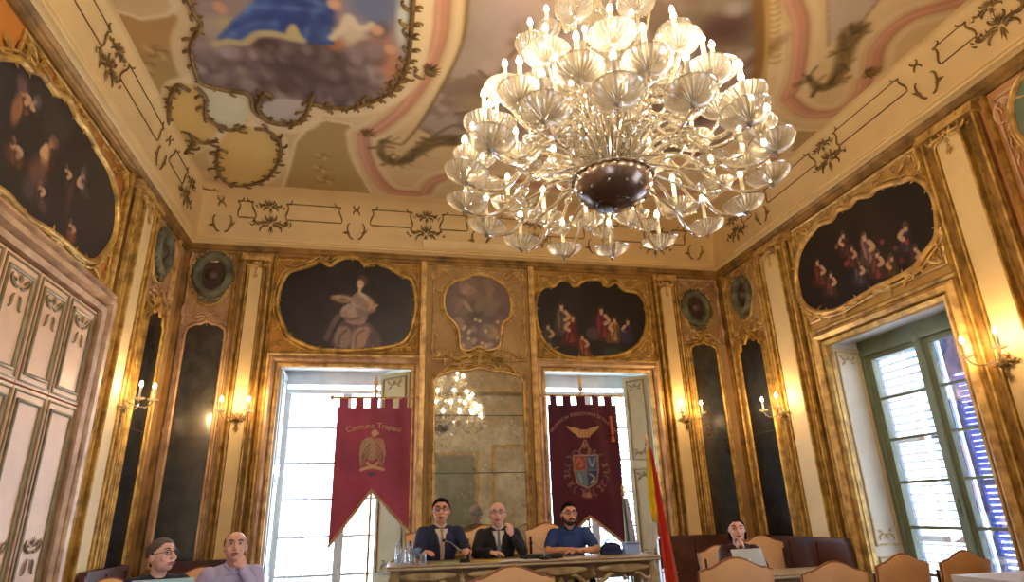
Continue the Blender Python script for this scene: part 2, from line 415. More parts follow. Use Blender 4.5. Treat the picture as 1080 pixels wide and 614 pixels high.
# back wall
cv = Canvas(XL, XR, 0, 4.9, .0155, TAN)
allm = np.ones_like(cv.U)
marble(cv, allm, TAN, (150, 108, 62), 1, (196, 160, 108))
for (a, b, base, vein, lt, sd) in [(XL, -1.9, (176, 134, 88), (158, 104, 62), (196, 150, 108), 3), (-1.62, .5, (190, 128, 52), (150, 92, 34), (206, 156, 78), 4),
                            (.5, 2.03, (168, 134, 80), (150, 110, 62), (190, 158, 104), 5), (2.03, 3.9, (178, 132, 58), (140, 98, 38), (200, 158, 84), 6), (4.2, XR, (170, 132, 82), (150, 104, 60), (190, 150, 100), 8)]:
    marble(cv, rect(cv, a, b, 0, 4.9)*1.0, base, vein, sd, lt)
for (a, b) in [(XL+.03, -1.93), (-1.5, .42), (.6, 1.95), (2.1, 3.75), (4.3, XR-.05)]:
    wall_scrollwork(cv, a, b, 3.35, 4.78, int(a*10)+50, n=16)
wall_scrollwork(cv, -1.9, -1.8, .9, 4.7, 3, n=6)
hole = np.zeros(cv.U.shape, bool)
for (a, b) in DOORS: hole |= rect(cv, a+.02, b-.02, -1, ZH-.02)
struct(cv.mesh('wall_back', WB, PAINTED, 0, ~hole))
# left wall, the part in view and the part behind the photographer
cv = Canvas(2.6, YB, 0, 4.9, .0155, TAN)
marble(cv, rect(cv, 2, 6.1, 0, 5)*1.0, (188, 116, 38), (150, 82, 22), 11, (204, 142, 60))
marble(cv, rect(cv, 6.1, 8, 0, 5)*1.0, (176, 140, 92), (150, 108, 62), 12, (196, 160, 112))
wall_scrollwork(cv, 6.8, 7.9, 3.6, 4.75, 5, n=12); wall_scrollwork(cv, 4.0, 5.95, 3.45, 4.8, 6, n=14)
struct(cv.mesh('wall_left', WL, PAINTED))
cv = Canvas(YS, 2.6, 0, 4.9, .06, TAN); marble(cv, np.ones_like(cv.U), (178, 130, 66), (150, 100, 50), 13, (196, 150, 90))
struct(cv.mesh('wall_left', WL, PAINTED))
# right wall
cv = Canvas(2.4, YB, 0, 4.9, .0155, TAN)
marble(cv, rect(cv, 4.1, 6.3, 0, 5)*1.0, (184, 140, 66), (158, 108, 44), 21, (202, 164, 92))
marble(cv, rect(cv, 6.3, 8, 0, 5)*1.0, (176, 138, 84), (158, 112, 60), 22, (196, 158, 104))
marble(cv, rect(cv, 2.4, 3.75, 0, 5)*1.0, (182, 126, 76), (158, 98, 52), 23, (206, 156, 108))
wall_scrollwork(cv, 7.05, 7.9, 3.7, 4.75, 5, n=12); wall_scrollwork(cv, 4.2, 6.1, 3.3, 4.8, 6, n=14); wall_scrollwork(cv, 2.6, 3.6, 2.5, 4.7, 16, (222, 178, 128), (150, 96, 56), n=16)
struct(cv.mesh('wall_right', WR, PAINTED, 0, ~rect(cv, WIN[0]+.02, WIN[1]-.02, -1, WIN[2]-.02)))
cv = Canvas(YS, 2.4, 0, 4.9, .06, TAN); marble(cv, np.ones_like(cv.U), (178, 130, 66), (150, 100, 50), 24, (196, 150, 90))
hole2 = rect(cv, -.6, 1.1, -1, 3.15)
struct(cv.mesh('wall_right', WR, PAINTED, 0, ~hole2))
# wall behind the photographer
cv = Canvas(XL, XR, 0, 4.9, .06, (224, 212, 178)); cv.cloud((180, 150, 100), 1.5, 31, .45, .6, .5)
struct(cv.mesh('wall_front', WS, PAINTED, 0, ~(rect(cv, -2.2, -.9, .3, 3.2))))
b = MB(WS)
for (u0, u1, z0, z1) in [(-2.2, -.9, .3, 3.2), (-.2, .9, 0, 3.0), (1.6, 2.7, 0, 3.0), (3.3, 4.7, .3, 3.2)]:
    b.sweep([(u0, z0), (u0, z1), (u1, z1), (u1, z0)], [(0, -.01), (0, .05), (.06, .07), (.1, .03), (.1, -.01)], True)
struct(b.build('trim_9', GOLDP))
b = MB(WS)
for (u0, u1) in [(-.2, .9), (1.6, 2.7)]:
    b.add([(u0, 0, .02), (u1, 0, .02), (u1, 3, .02), (u0, 3, .02)], [(0, 1, 2, 3)])
    for k in range(3): b.box((u0+.12, .15+.95*k, .02), (u1-.12, .95+.95*k, .045))
struct(b.build('door_3', GREENP))

# floor
b = MB(); b.box((XL, YS, -.1), (XR, YB, 0)); fl = b.build('floor', mat('terracotta_floor', (120, 78, 52), .35, 0, .15, 2)); struct(fl)

# ceiling: flat painted field plus the cove that carries it down to the cornice
IL, IB, IR, IF = .28, .66, .30, .5            # how far the flat field stands in from each wall
x0, x1, y0, y1 = XL+IL, XR-IR, YS+IF, YB-IB
C = lambda *q: [tuple(at_z(x, y, ZT)[:2]) for x, y in q]
cv = Canvas(x0, x1, 2.7, y1, .0145, (208, 178, 126))
cv.cloud((190, 158, 104), 1.3, 41, .4, .65, .5); cv.cloud((216, 190, 142), 4, 42, .5, .7, .4)
OL = (168, 138, 78); LITE = (224, 200, 152); PINK = (188, 132, 98); GLD = (104, 76, 30); GL2 = (168, 130, 62)
def op(pts, col=OL, edge=LITE, w=.07):
    cv.stroke(pts, w, edge, 1, False, True); cv.poly(pts, col); 
    m = cv.inside(pts)*1.0; cv.cloud((186, 134, 76), 1.4, 55, .5, .62, .5, m)
op(C((108, 8), (150, 22), (178, 18), (198, -2), (204, 30), (204, 75), (186, 86), (175, 105), (172, 135), (186, 165), (200, 176)))
op(C((300, 197), (391, 205), (376, 180), (369, 150), (369, 132), (345, 128), (330, 131), (313, 150), (306, 180)))
op(C((870, 139), (848, 154), (836, 160), (812, 152), (815, 128), (842, 138)))
# cream bands that follow the pink mouldings
pl = [C((470, -30), (466, 0), (463, 39), (450, 76), (436, 100), (420, 119), (398, 136), (383, 143)), C((382, 143), (385, 165), (396, 187), (413, 202), (440, 205)),
      C((448, 203), (455, 193), (470, 187), (500, 186), (540, 192), (600, 200), (700, 205), (780, 190), (815, 165), (822, 140)),
      C((828, -30), (835, 0), (843, 26), (842, 59), (837, 88), (829, 103)), C((831, 106), (848, 119), (871, 121), (891, 114), (906, 99), (912, 83)),
      C((920, 76), (923, 55), (936, 36), (956, 20), (980, 11), (1018, 0), (1060, -22))]
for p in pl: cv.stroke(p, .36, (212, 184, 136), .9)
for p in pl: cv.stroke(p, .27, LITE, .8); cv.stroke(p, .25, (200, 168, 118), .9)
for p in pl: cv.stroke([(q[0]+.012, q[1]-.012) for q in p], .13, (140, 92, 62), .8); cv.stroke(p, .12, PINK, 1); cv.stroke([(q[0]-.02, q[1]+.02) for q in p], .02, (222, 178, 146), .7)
# the centre picture behind the chandelier
cen = C((493, -40), (493, 0), (487, 47), (466, 92), (440, 135), (470, 152), (540, 160), (640, 168), (740, 165), (790, 130), (808, 95), (808, 40), (800, -40))
cv.poly(cen, (158, 138, 118), smooth=False); cm = cv.inside(cen)*1.0
cv.cloud((128, 112, 84), 1.1, 61, .42, .6, .8, cm); cv.cloud((176, 150, 136), 1.7, 62, .5, .66, .7, cm); cv.cloud((104, 80, 56), 2.4, 63, .52, .62, .6, cm)
for (x, y, rx, ry, col, a) in [(765, 30, .3, .26, (82, 52, 42), .95), (742, 120, .3, .28, (84, 60, 46), .85), (715, 100, .22, .2, (120, 62, 36), .9), (785, 70, .18, .3, (160, 146, 134), .8), (660, 40, .3, .2, (150, 104, 84), .6), (640, 100, .34, .2, (140, 92, 62), .7),
                               (530, 20, .3, .3, (158, 138, 128), .8), (560, 60, .3, .2, (176, 130, 112), .6), (500, 110, .3, .2, (150, 132, 92), .8), (775, 10, .15, .12, (170, 156, 144), .8), (800, 60, .12, .4, (96, 62, 34), .7)]:
    p = at_z(x, y, ZT); cv.blob(p.x, p.y, rx, ry, .3, col, a, .7)
for q in [((505, 75), (520, 84), (545, 82)), ((480, 120), (500, 118), (520, 122)), ((455, 145), (480, 132), (500, 140)), ((560, 30), (550, 45), (538, 60)), ((590, 5), (585, 30), (578, 40))]:
    cv.stroke(C(*q), .035, (96, 76, 44), .8)
cv.stroke(C((493, -40), (493, 0), (487, 47), (466, 92), (440, 135), (425, 152)), .028, GLD, .9)
cv.stroke(C((873, -20), (873, 0), (874, 49)), .02, (120, 92, 50), .8); cv.stroke(C((935, -12), (926, 0), (904, 29), (893, 45)), .03, (110, 82, 42), .9)
cv.poly(C((873, -20), (873, 0), (874, 46), (892, 40), (904, 29), (926, 0), (940, -16)), (176, 156, 132), .9)
# leafy scrolls
def leafscroll(pts, w, n, seed):
    r = random.Random(seed); P = smooth_pts(C(*pts), False, 5)
    for i, p in enumerate(P):
        t = i/len(P); cv.blob(p[0], p[1], w*(.35+.8*t), w*(.35+.8*t), 0, (98, 76, 36), .85, .8)
    for i in range(n):
        p = P[int(r.random()*(len(P)-1))]; a = r.uniform(0, 2*PI)
        cv.stroke([(p[0], p[1]), (p[0]+math.cos(a)*w*1.2, p[1]+math.sin(a)*w*1.2)], .02, r.choice([(70, 56, 26), (150, 120, 66), (120, 94, 48)]), .9)
leafscroll([(410, 150), (403, 150), (402, 162), (411, 170), (425, 170), (440, 160), (457, 150), (478, 148)], .13, 40, 1)
leafscroll([(853, 81), (861, 91), (874, 91), (887, 72), (894, 46), (902, 32)], .13, 40, 2)
leafscroll([(487, 182), (492, 200), (496, 220)], .08, 14, 3)
# gold border strip right of the centre picture
for i in range(13):
    p = at_z(818-i*.2, 66-i*6.3, ZT); cv.stroke(spiral(p.x-.06, p.y, .13, -.4, 'C', -1, 1, 10), .025, GL2, .9, False)
cv.stroke(C((800, -30), (803, 20), (803, 60), (798, 92)), .13, (126, 88, 34), .9); cv.stroke(C((806, -30), (809, 20), (808, 60), (803, 92)), .03, (196, 158, 84), .9)
# the big sky picture on the left
fr = [(196, -40), (204, 10), (212, 26), (202, 48), (206, 74), (214, 88), (236, 94), (262, 99), (268, 116), (284, 128), (304, 131), (320, 126), (328, 110), (345, 113), (376, 112), (402, 102), (420, 88), (430, 65), (433, 40), (436, 0), (438, -60), (300, -100)]
frp = C(*fr); cv.stroke(frp, .34, LITE, .8, True, True); cv.poly(frp, (150, 128, 116), smooth=True); fm = cv.inside(smooth_pts(frp, True, 5))*1.0
def fb(x, y, rx, ry, col, a=.95, soft=.6, ang=0):
    p = at_z(x, y, ZT); k = cv.c.copy(); cv.blob(p.x, p.y, rx, ry, ang, col, a, soft); cv.c = np.where(fm[..., None] > 0, cv.c, k)
r2 = random.Random(4)
for (x, y, rx, ry, col) in [(232, 62, .32, .26, (160, 140, 126)), (262, 70, .3, .22, (148, 126, 114)), (222, 84, .3, .1, (92, 56, 42)), (250, 88, .3, .12, (110, 86, 76)), (300, 62, .4, .26, (84, 62, 52)), (335, 60, .4, .26, (60, 46, 38)), (355, 85, .34, .2, (88, 66, 58)),
                            (310, 92, .3, .18, (112, 88, 78)), (292, 108, .3, .18, (164, 150, 142)), (300, 122, .3, .1, (170, 156, 148)), (280, 46, .3, .12, (70, 50, 42)), (372, 94, .2, .14, (72, 46, 46)), (390, 72, .16, .26, (172, 156, 148)), (400, 55, .18, .3, (160, 112, 92)),
                            (412, 70, .14, .3, (176, 118, 84)), (350, 45, .16, .14, (166, 106, 66)), (372, 35, .16, .24, (196, 176, 142)), (400, 30, .12, .16, (90, 66, 52)), (385, 50, .12, .12, (120, 92, 74)), (240, 28, .2, .16, (176, 160, 112)), (222, 30, .12, .2, (168, 148, 124)), (395, 5, .32, .34, (96, 104, 130)), (425, 20, .08, .5, (196, 196, 176)), (345, 15, .12, .2, (90, 76, 110)), (420, 100, .12, .1, (150, 110, 80)), (248, 110, .14, .1, (130, 106, 46))]:
    fb(x, y, rx, ry, col)
for i in range(150):
    x = r2.uniform(205, 400); y = r2.uniform(50, 122); s = r2.uniform(.06, .15); g = r2.uniform(-34, 34)+(22 if x < 265 else 0)-(22 if 285 < x < 375 and y < 90 else 0)
    fb(x+1, y+4, s, s*1.5, (70+g*.5, 50+g*.5, 46+g*.5), .5, .7); fb(x, y, s*.85, s*1.15, (136+g, 116+g, 108+g), .6, .6)
blue = C((225, 45), (245, 22), (268, 0), (300, -40), (350, -40), (352, 0), (350, 30), (352, 48), (330, 47), (318, 40), (300, 42), (285, 32), (262, 40), (245, 45))
cv.poly(blue, (58, 84, 146)); bm = cv.inside(blue)*1.0
cv.cloud((36, 52, 104), 2.2, 71, .45, .6, .8, bm); cv.cloud((128, 160, 190), 2.6, 72, .55, .7, .6, bm)
for q in [((262, 6), (300, 8), (340, 12)), ((300, -8), (330, 0), (350, 8)), ((240, 40), (262, 26), (290, 24)), ((320, 45), (325, 30), (330, 15))]: cv.stroke(C(*q), .045, (112, 140, 182), .6, soft=.05)
for q in [((250, 30), (270, 18), (300, 18)), ((300, 30), (320, 24), (350, 24)), ((290, -10), (318, 2), (330, 30)), ((268, 38), (290, 10), (300, -10)), ((338, 40), (344, 10), (345, -10))]: cv.stroke(C(*q), .06, (34, 48, 98), .6, soft=.08)
if 0: pass
cv.stroke(C((226, 47), (240, 44), (258, 45), (272, 36), (290, 36), (306, 40), (318, 42)), .08, (186, 166, 118), .95); cv.poly(C((298, 40), (305, 26), (312, 25), (320, 42)), (190, 170, 118))
cv.stroke(C((350, 40), (362, 30), (368, 18), (376, 28), (386, 30), (392, 26)), .07, (206, 188, 156), .9)
for (x, y) in [(352, 4), (398, 32), (412, 52), (232, 8)]: fb(x, y, .07, .08, (196, 148, 112), 1, .4)
# small painted motifs
for (x, y, s) in [(148, 68, 1), (150, 78, .8), (165, 55, .8), (343, 190, .9), (340, 165, .6), (338, 178, .6)]:
    p = at_z(x, y, ZT)
    for k in range(5): cv.stroke(spiral(p.x, p.y, .16*s, k*1.3, 'C', 1, .8, 8), .022, (214, 184, 134) if k % 2 else (130, 92, 50), .8, False)
# scroll cartouche fields in the corners
ca1 = C((190, 90), (182, 100), (178, 125), (177, 152), (186, 162), (200, 158), (214, 150), (228, 140), (217, 118), (207, 92)); cv.stroke(ca1, .2, LITE, .9, True, True); 
ca2 = C((232, 150), (230, 175), (240, 191), (260, 195), (282, 187), (295, 168), (294, 148), (282, 137), (262, 134), (245, 138)); cv.stroke(ca2, .2, LITE, .9, True, True)
for q in (ca1, ca2): cv.poly(q, (212, 178, 102), smooth=True)
cv.poly(C((212, 98), (222, 92), (250, 100), (262, 112), (255, 132), (236, 134), (222, 122)), (206, 198, 160), smooth=True)
cv.poly(C((275, 112), (292, 104), (318, 106), (326, 112), (318, 126), (300, 130), (284, 126)), (178, 164, 150), smooth=True)
cv.blur(2)
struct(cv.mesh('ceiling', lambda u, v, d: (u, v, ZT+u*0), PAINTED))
cv2 = Canvas(x0, x1, y0, 2.7, .07, (205, 174, 122)); cv2.cloud((172, 148, 110), .9, 43, .45, .6, .6)
struct(cv2.mesh('ceiling', lambda u, v, d: (u, v, ZT+u*0), PAINTED))

# gilt scrollwork lying on the ceiling
WCEIL = lambda u, v, d: (u, v, ZT-d)
b = MB(WCEIL); r = random.Random(5)
def along(pts, step, size, rr, sg, dd=.012):
    P = smooth_pts(pts, False, 8); acc = 0
    for i in range(1, len(P)-1):
        acc += np.linalg.norm(P[i]-P[i-1])
        if acc > step:
            acc = 0; t = math.atan2(P[i+1][1]-P[i][1], P[i+1][0]-P[i][0])
            scroll(b, P[i][0], P[i][1], size*r.uniform(.7, 1.2), t+sg*r.uniform(.5, 1.1), 'C', r.choice((1, -1)), rr, dd, 1, 10)
            leaf(b, P[i][0], P[i][1], size*.38, t-sg*1.0, .42, dd, 0, 1.2); scroll(b, P[i][0], P[i][1], size*.6, t-sg*r.uniform(.6, 1.4), 'C', -sg, rr*.8, dd, 1.1, 9)
def gcurve(q, rr=.02, closed=False):
    P = smooth_pts(C(*q), closed, 6); 
    if closed: P = P+[P[0]]
    tube_map(b, P, rr, .012)
for q in [((200, 95), (188, 89), (180, 102), (178, 125), (176.5, 152), (185, 163), (198, 158), (205, 147), (200, 141)), ((207, 91), (217, 102), (217, 119), (227, 130), (243, 136.5), (260, 132)),
          ((240, 160), (230, 158), (230, 180), (240, 192), (260, 195), (282, 187), (295, 167), (294, 148), (282, 137), (269, 135)), ((186, 172), (198, 188), (214, 197), (232, 200)), ((205, 146), (215, 150), (228, 148)),
          ((330, 96), (327, 110), (318, 126), (303, 130), (284, 126), (272, 114), (278, 98), (288, 102))]:
    gcurve(q, .022); along(C(*q), .16, .13, .013, 1); along(C(*q), .21, .11, .012, -1)
P = smooth_pts(frp, True, 6); sel = [p for p in P if p[1] < 8 and p[1] > 3.2]; tube_map(b, P+[P[0]], .022, .012)
along(C((333, 116), (345, 115), (376, 113), (402, 104), (420, 90), (432, 65), (436, 40), (438, 0), (440, -40)), .12, .17, .015, -1)
along(C((196, -20), (204, 10), (212, 26), (202, 48), (206, 74), (214, 88), (236, 94), (262, 99)), .16, .12, .013, 1)
along(C((402, 104), (418, 84), (440, 75), (452, 72)), .1, .18, .014, 1)
for (x, y) in [(452, 75), (386, 141), (912, 78)]:
    p = at_z(x, y, ZT); shell(b, p.x, p.y, .16, -1, .015)
struct(b.build('trim_1', OLIVE))

# cornice, mitred round the room, and the curving cove above it
def ring(t_l, t_b, t_r, t_f, z): return [(XL+t_l, YS+t_f, z), (XR-t_r, YS+t_f, z), (XR-t_r, YB-t_b, z), (XL+t_l, YB-t_b, z)]
def rings(name, rows, m):
    b = MB(); vs = []; fs = []
    for rr in rows: vs += rr
    for i in range(len(rows)-1):
        for j in range(4): fs.append((i*4+j, i*4+(j+1) % 4, (i+1)*4+(j+1) % 4, (i+1)*4+j))
    b.add(vs, fs); return struct(b.build(name, m, smooth=30))
rings('trim_2', [ring(d, d, d, d, z) for d, z in [(0, ZC-.1), (.03, ZC-.1), (.03, ZC-.06), (.05, ZC-.05), (.05, ZC-.02), (.075, ZC), (.075, ZC+.015)]], GOLDB)
rings('trim_3', [ring(d, d, d, d, z) for d, z in [(.07, ZC+.01), (.10, ZC+.03), (.13, ZC+.035), (.13, ZC+.06), (.15, ZC+.065), (.15, ZC+.085), (.125, ZC+.09)]], CREAM)
def cove_pt(t):   # t 0..1
    a = t*PI/2; return (1-math.cos(a)), ZC+.09+(ZT-ZC-.09)*math.sin(a)**.85
COVEM = mat('cove_paint', (214, 182, 124), .7, 0, .05, 3)
rows = []
for i in range(11):
    s, z = cove_pt(i/10); rows.append(ring(.12+(IL-.12)*s, .12+(IB-.12)*s, .12+(IR-.12)*s, .12+(IF-.12)*s, z))
rings('trim_4', rows, COVEM)
# ornaments on the cove: map (u along the wall, v 0..1 up the cove)
def cove_map(side):
    I = {'B': IB, 'L': IL, 'R': IR}[side]
    def f(u, v, d):
        s, z = cove_pt(min(1, max(0, v/.62))); ins = .12+(I-.12)*s+d*.9; z -= d*.5
        return {'B': (u, YB-ins, z), 'L': (XL+ins, u, z), 'R': (XR-ins, u, z)}[side]
    return f
n_t = 5
for side, us, e0, e1 in [('B', (-2.15, -1.55, -.45, .5, 1.27, 2.05, 3.0, 3.95, 4.6), XL+.4, XR-.45), ('L', (7.2, 6.3, 4.9, 3.6, 2.6), 2.0, YB-.75), ('R', (7.15, 6.55, 5.2, 3.85, 3.1), 2.0, YB-.75)]:
    bg = MB(cove_map(side)); r = random.Random(ord(side[0]))
    us = sorted(us); prev = e0
    for i, u in enumerate(us):
        big = i % 2 == (0 if side != 'B' else 1)
        if big:
            ornament(bg, u, .14, .30, .2, r, .011, .012); ornament(bg, u, .33, .2, .16, r, .009, .012)
        else:
            for s in (1, -1):
                scroll(bg, u+s*.03, .05, .22, PI/2-s*.3, 'C', s, .01, .012); scroll(bg, u+s*.04, .3, .16, PI/2+s*.5, 'S', -s, .009, .012); leaf(bg, u+s*.08, .1, .1, .3 if s > 0 else PI-.3, .3, .01)
    edges = [e0]+list(us)+[e1]
    for a, c in zip(edges[:-1], edges[1:]):
        if c-a < .5: continue
        a2, c2 = a+.2, c-.2
        for v in (.2, .38):
            n = 10; tube_map(bg, [(a2+(c2-a2)*k/n, v) for k in range(n+1)], .007, .006)
        for (uu, s) in ((a2, 1), (c2, -1)):
            scroll(bg, uu, .2, .19, PI/2, 'S', s, .009, .01)
            scroll(bg, uu, .38, .12, (0 if s > 0 else PI)+s*.6, 'C', s, .008, .01)
    struct(bg.build('trim_%d' % n_t, OLIVE)); n_t += 1
# ressaut of the centre bay (stands forward of the wall plane) and its lines
b = MB(WB)
for (u0, u1) in [(.46, .53), (1.97, 2.05)]:
    b.box((u0, 0, 0), (u1, ZC-.08, .08))
    b.box((u0+.02, 0, .08), (u1-.02, ZC-.08, .1))
b.sweep([(.46, ZC+.1), (2.05, ZC+.1)], [(0, 0), (0, .13), (.04, .17), (.1, .19), (.1, 0)], m=1)
struct(b.build('trim_8', [GOLDP, CREAM]))

# ---------------- pilasters
def pilaster(W, u, v0, v1, w, wc, name='pilaster'):
    root = empty(name, W(u, 0, 0)); inv = Matrix.Translation(-Vector(W(u, 0, 0)))
    def put(bm, nm, m):
        o = bm.build(nm, m, root); o.matrix_parent_inverse = inv; return o
    b = MB(W); b.box((u-w/2, v0, 0), (u+w/2, v1, .045)); put(b, 'backing', GOLDB)
    b = MB(W); b.box((u-wc/2, v0+.1, .045), (u+wc/2, v1-.16, .085)); put(b, 'cream_shaft', CREAM)
    b = MB(W)
    for s in (1, -1):
        for (o, ww, d) in [(wc/2+.02, .03, .11), (wc/2+.065, .022, .075), (w/2-.02, .035, .09)]:
            c = u+s*o; b.sweep([(c-s*ww/2, v0), (c-s*ww/2, v1)], [(0, .04), (-s*.005, d-.01), (-s*ww/2, d), (-s*(ww-.005), d-.01), (-s*ww, .04)])
    put(b, 'gilt_moulding', GOLD)
    b = MB(W); r = random.Random(int(u*100))
    b.box((u-w/2-.02, v1-.1, 0), (u+w/2+.02, v1-.06, .12)); b.box((u-w/2-.01, v1-.06, 0), (u+w/2+.01, v1, .09))
    ornament(b, u, v1-.18, w*.5, .16, r, .012, .1); shell(b, u, v1-.28, .09, -PI/2, .1, 5, 1.6)
    ornament(b, u, v0+.25, w*.4, .2, r, .011, .09)
    put(b, 'carved_capital', GOLDP)
    root['kind'] = 'structure'; return root
pilaster(WB, -1.68, .2, ZC-.1, .36, .15)
pilaster(WB, 4.08, .2, ZC-.1, .36, .17)
pilaster(WL, 6.42, .2, ZC-.1, .62, .25)
pilaster(WR, 6.62, .2, ZC-.1, .62, .30)
pilaster(WR, 3.86, .2, ZC-.1, .58, .24)
pilaster(WL, 2.9, .2, ZC-.1, .58, .24)
# corner posts with fluted gilding
b = MB(WB)
b.box((XL, .3, 0), (XL+.06, ZC-.1, .07)); b.box((XR-.06, .3, 0), (XR, ZC-.1, .07))
struct(b.build('trim_10', GOLDB))
# narrow gilt strips between bays
for nm, W, lst in [('trim_11', WB, [(-1.93, .05), (-1.46, .05), (3.86, .05), (4.28, .04)]), ('trim_12', WL, [(6.83, .05), (7.62, .04), (6.02, .05)]), ('trim_13', WR, [(7.02, .05), (7.88, .04), (6.24, .05), (4.2, .05), (3.5, .04)])]:
    b = MB(W)
    for (u, w) in lst:
        b.sweep([(u-w/2, .2), (u-w/2, ZC-.1)], [(0, 0), (0, .03), (-w*.3, .055), (-w*.6, .03), (-w*.8, .045), (-w, .02), (-w, 0)])
    struct(b.build(nm, GOLD))
# ================================================================== DOORS, WINDOWS, PICTURES, MIRRORS, BANNERS
WHITEJ = mat('white_reveal_paint', (222, 222, 214), .6, 0, .04, 3)
FRAMEW = mat('window_frame_paint', (206, 212, 214), .5, 0, .08, 6)
FRAMEG = mat('green_window_frame_paint', (122, 132, 104), .5, 0, .1, 6)
LOUV = mat('pale_blue_louvre_paint', (150, 182, 220), .5, 0, .1, 5)
LOUVB = mat('blue_louvre_paint', (120, 150, 236), .5, 0, .12, 5)
GLASS = glass_mat('window_glass', (250, 252, 255), .97, .03, .03)
DARKLINE = mat('olive_paint_line', (140, 122, 84), .5, .1, .2, 10)
def part(bm, nm, m, root, loc, smooth=40):
    o = bm.build(nm, m, root, smooth); o.matrix_parent_inverse = Matrix.Translation(-Vector(loc)); return o
def door_casing(b, u0, u1, zh, m_in=0, m_out=1):
    pth = [(u0, 0), (u0, zh), (u1, zh), (u1, 0)]
    b.sweep(pth, [(-.01, -.05), (-.01, .03), (.02, .05), (.045, .03), (.045, 0)], m=m_in)
    b.sweep(pth, [(.04, 0), (.05, .06), (.08, .085), (.12, .06), (.125, 0)], m=m_out)
    b.sweep(pth, [(.12, 0), (.13, .04), (.155, .05), (.175, .025), (.175, 0)], m=m_in)
def leaf_local(w, h, rows, cols, st=.06, th=.05, bot=.0):
    """glazed leaf: x 0..w, z 0..h"""
    f = MB(); f.box((0, 0, 0), (st, th, h)); f.box((w-st, 0, 0), (w, th, h)); f.box((st, 0, h-st), (w-st, th, h)); f.box((st, 0, 0), (w-st, th, st+bot))
    for i in range(1, rows):
        z = st+bot+(h-2*st-bot)*i/rows; f.box((st, .01, z-.014), (w-st, th-.01, z+.014))
    for j in range(1, cols):
        x = st+(w-2*st)*j/cols; f.box((x-.012, .01, st+bot), (x+.012, th-.01, h-st))
    g = MB(); g.add([(st, th/2, st+bot), (w-st, th/2, st+bot), (w-st, th/2, h-st), (st, th/2, h-st)], [(0, 1, 2, 3)])
    return f, g
def louvre_local(w, h, pitch, sw, tilt, solid_top=0.0, rails=(.5,)):
    f = MB(); st = .055; th = .035; f.box((0, 0, 0), (st, th, h)); f.box((w-st, 0, 0), (w, th, h)); f.box((st, 0, 0), (w-st, th, .09)); f.box((st, 0, h-.07-solid_top), (w-st, th, h))
    for q in rails: f.box((st, 0, h*q-.03), (w-st, th, h*q+.03))
    z = .12; s = MB()
    while z < h-.09-solid_top:
        if all(abs(z-h*q) > .045 for q in rails):
            M = Matrix.Translation((0, th/2, z)) @ Matrix.Rotation(tilt, 4, 'X'); s.box((st-.005, -sw/2, -.004), (w-st+.005, sw/2, .004), 0, M)
        z += pitch
    return f, s
def shutter_panel(w, h, panels=2, th=.035):
    """folding interior shutter: flat leaf with raised borders and painted scroll sprigs; front face at y=0 looking to -y"""
    f = MB(); f.box((0, 0, 0), (w, th, h)); o = MB(lambda u, v, d: (u, -d, v)); r = random.Random(int(w*100))
    zs = [0, .92, h] if panels == 2 else [0, .7, h*.62, h]
    for a, c in zip(zs[:-1], zs[1:]):
        o.sweep([(.045, a+.05), (.045, c-.05), (w-.045, c-.05), (w-.045, a+.05)], [(0, 0), (0, .012), (-.012, .018), (-.022, .01), (-.022, 0)], True)
        if c-a > .8:
            for (vv, s) in ((c-.14, 1), (a+.16, -1)):
                for q in (1, -1):
                    scroll(o, w/2+q*.01, vv, w*.3, PI/2-q*1.0 if s > 0 else -PI/2+q*1.0, 'C', q*s, .008, .008, .9, 12); leaf(o, w/2+q*w*.1, vv-.03*s, .07, (-.4 if q > 0 else PI+.4)*s, .3, .006)
                shell(o, w/2, vv, .06, PI/2*s, .01, 5, 1.8)
    return f, o
def put_local(bm, nm, m, root, M, smooth=40):
    o = bm.build(nm, m, root, smooth); o.matrix_parent_inverse = Matrix.Translation(-Vector(root.location)); o.matrix_basis = M; return o
def T(x, y, z, rz=0): return Matrix.Translation((x, y, z)) @ Matrix.Rotation(rz, 4, 'Z')

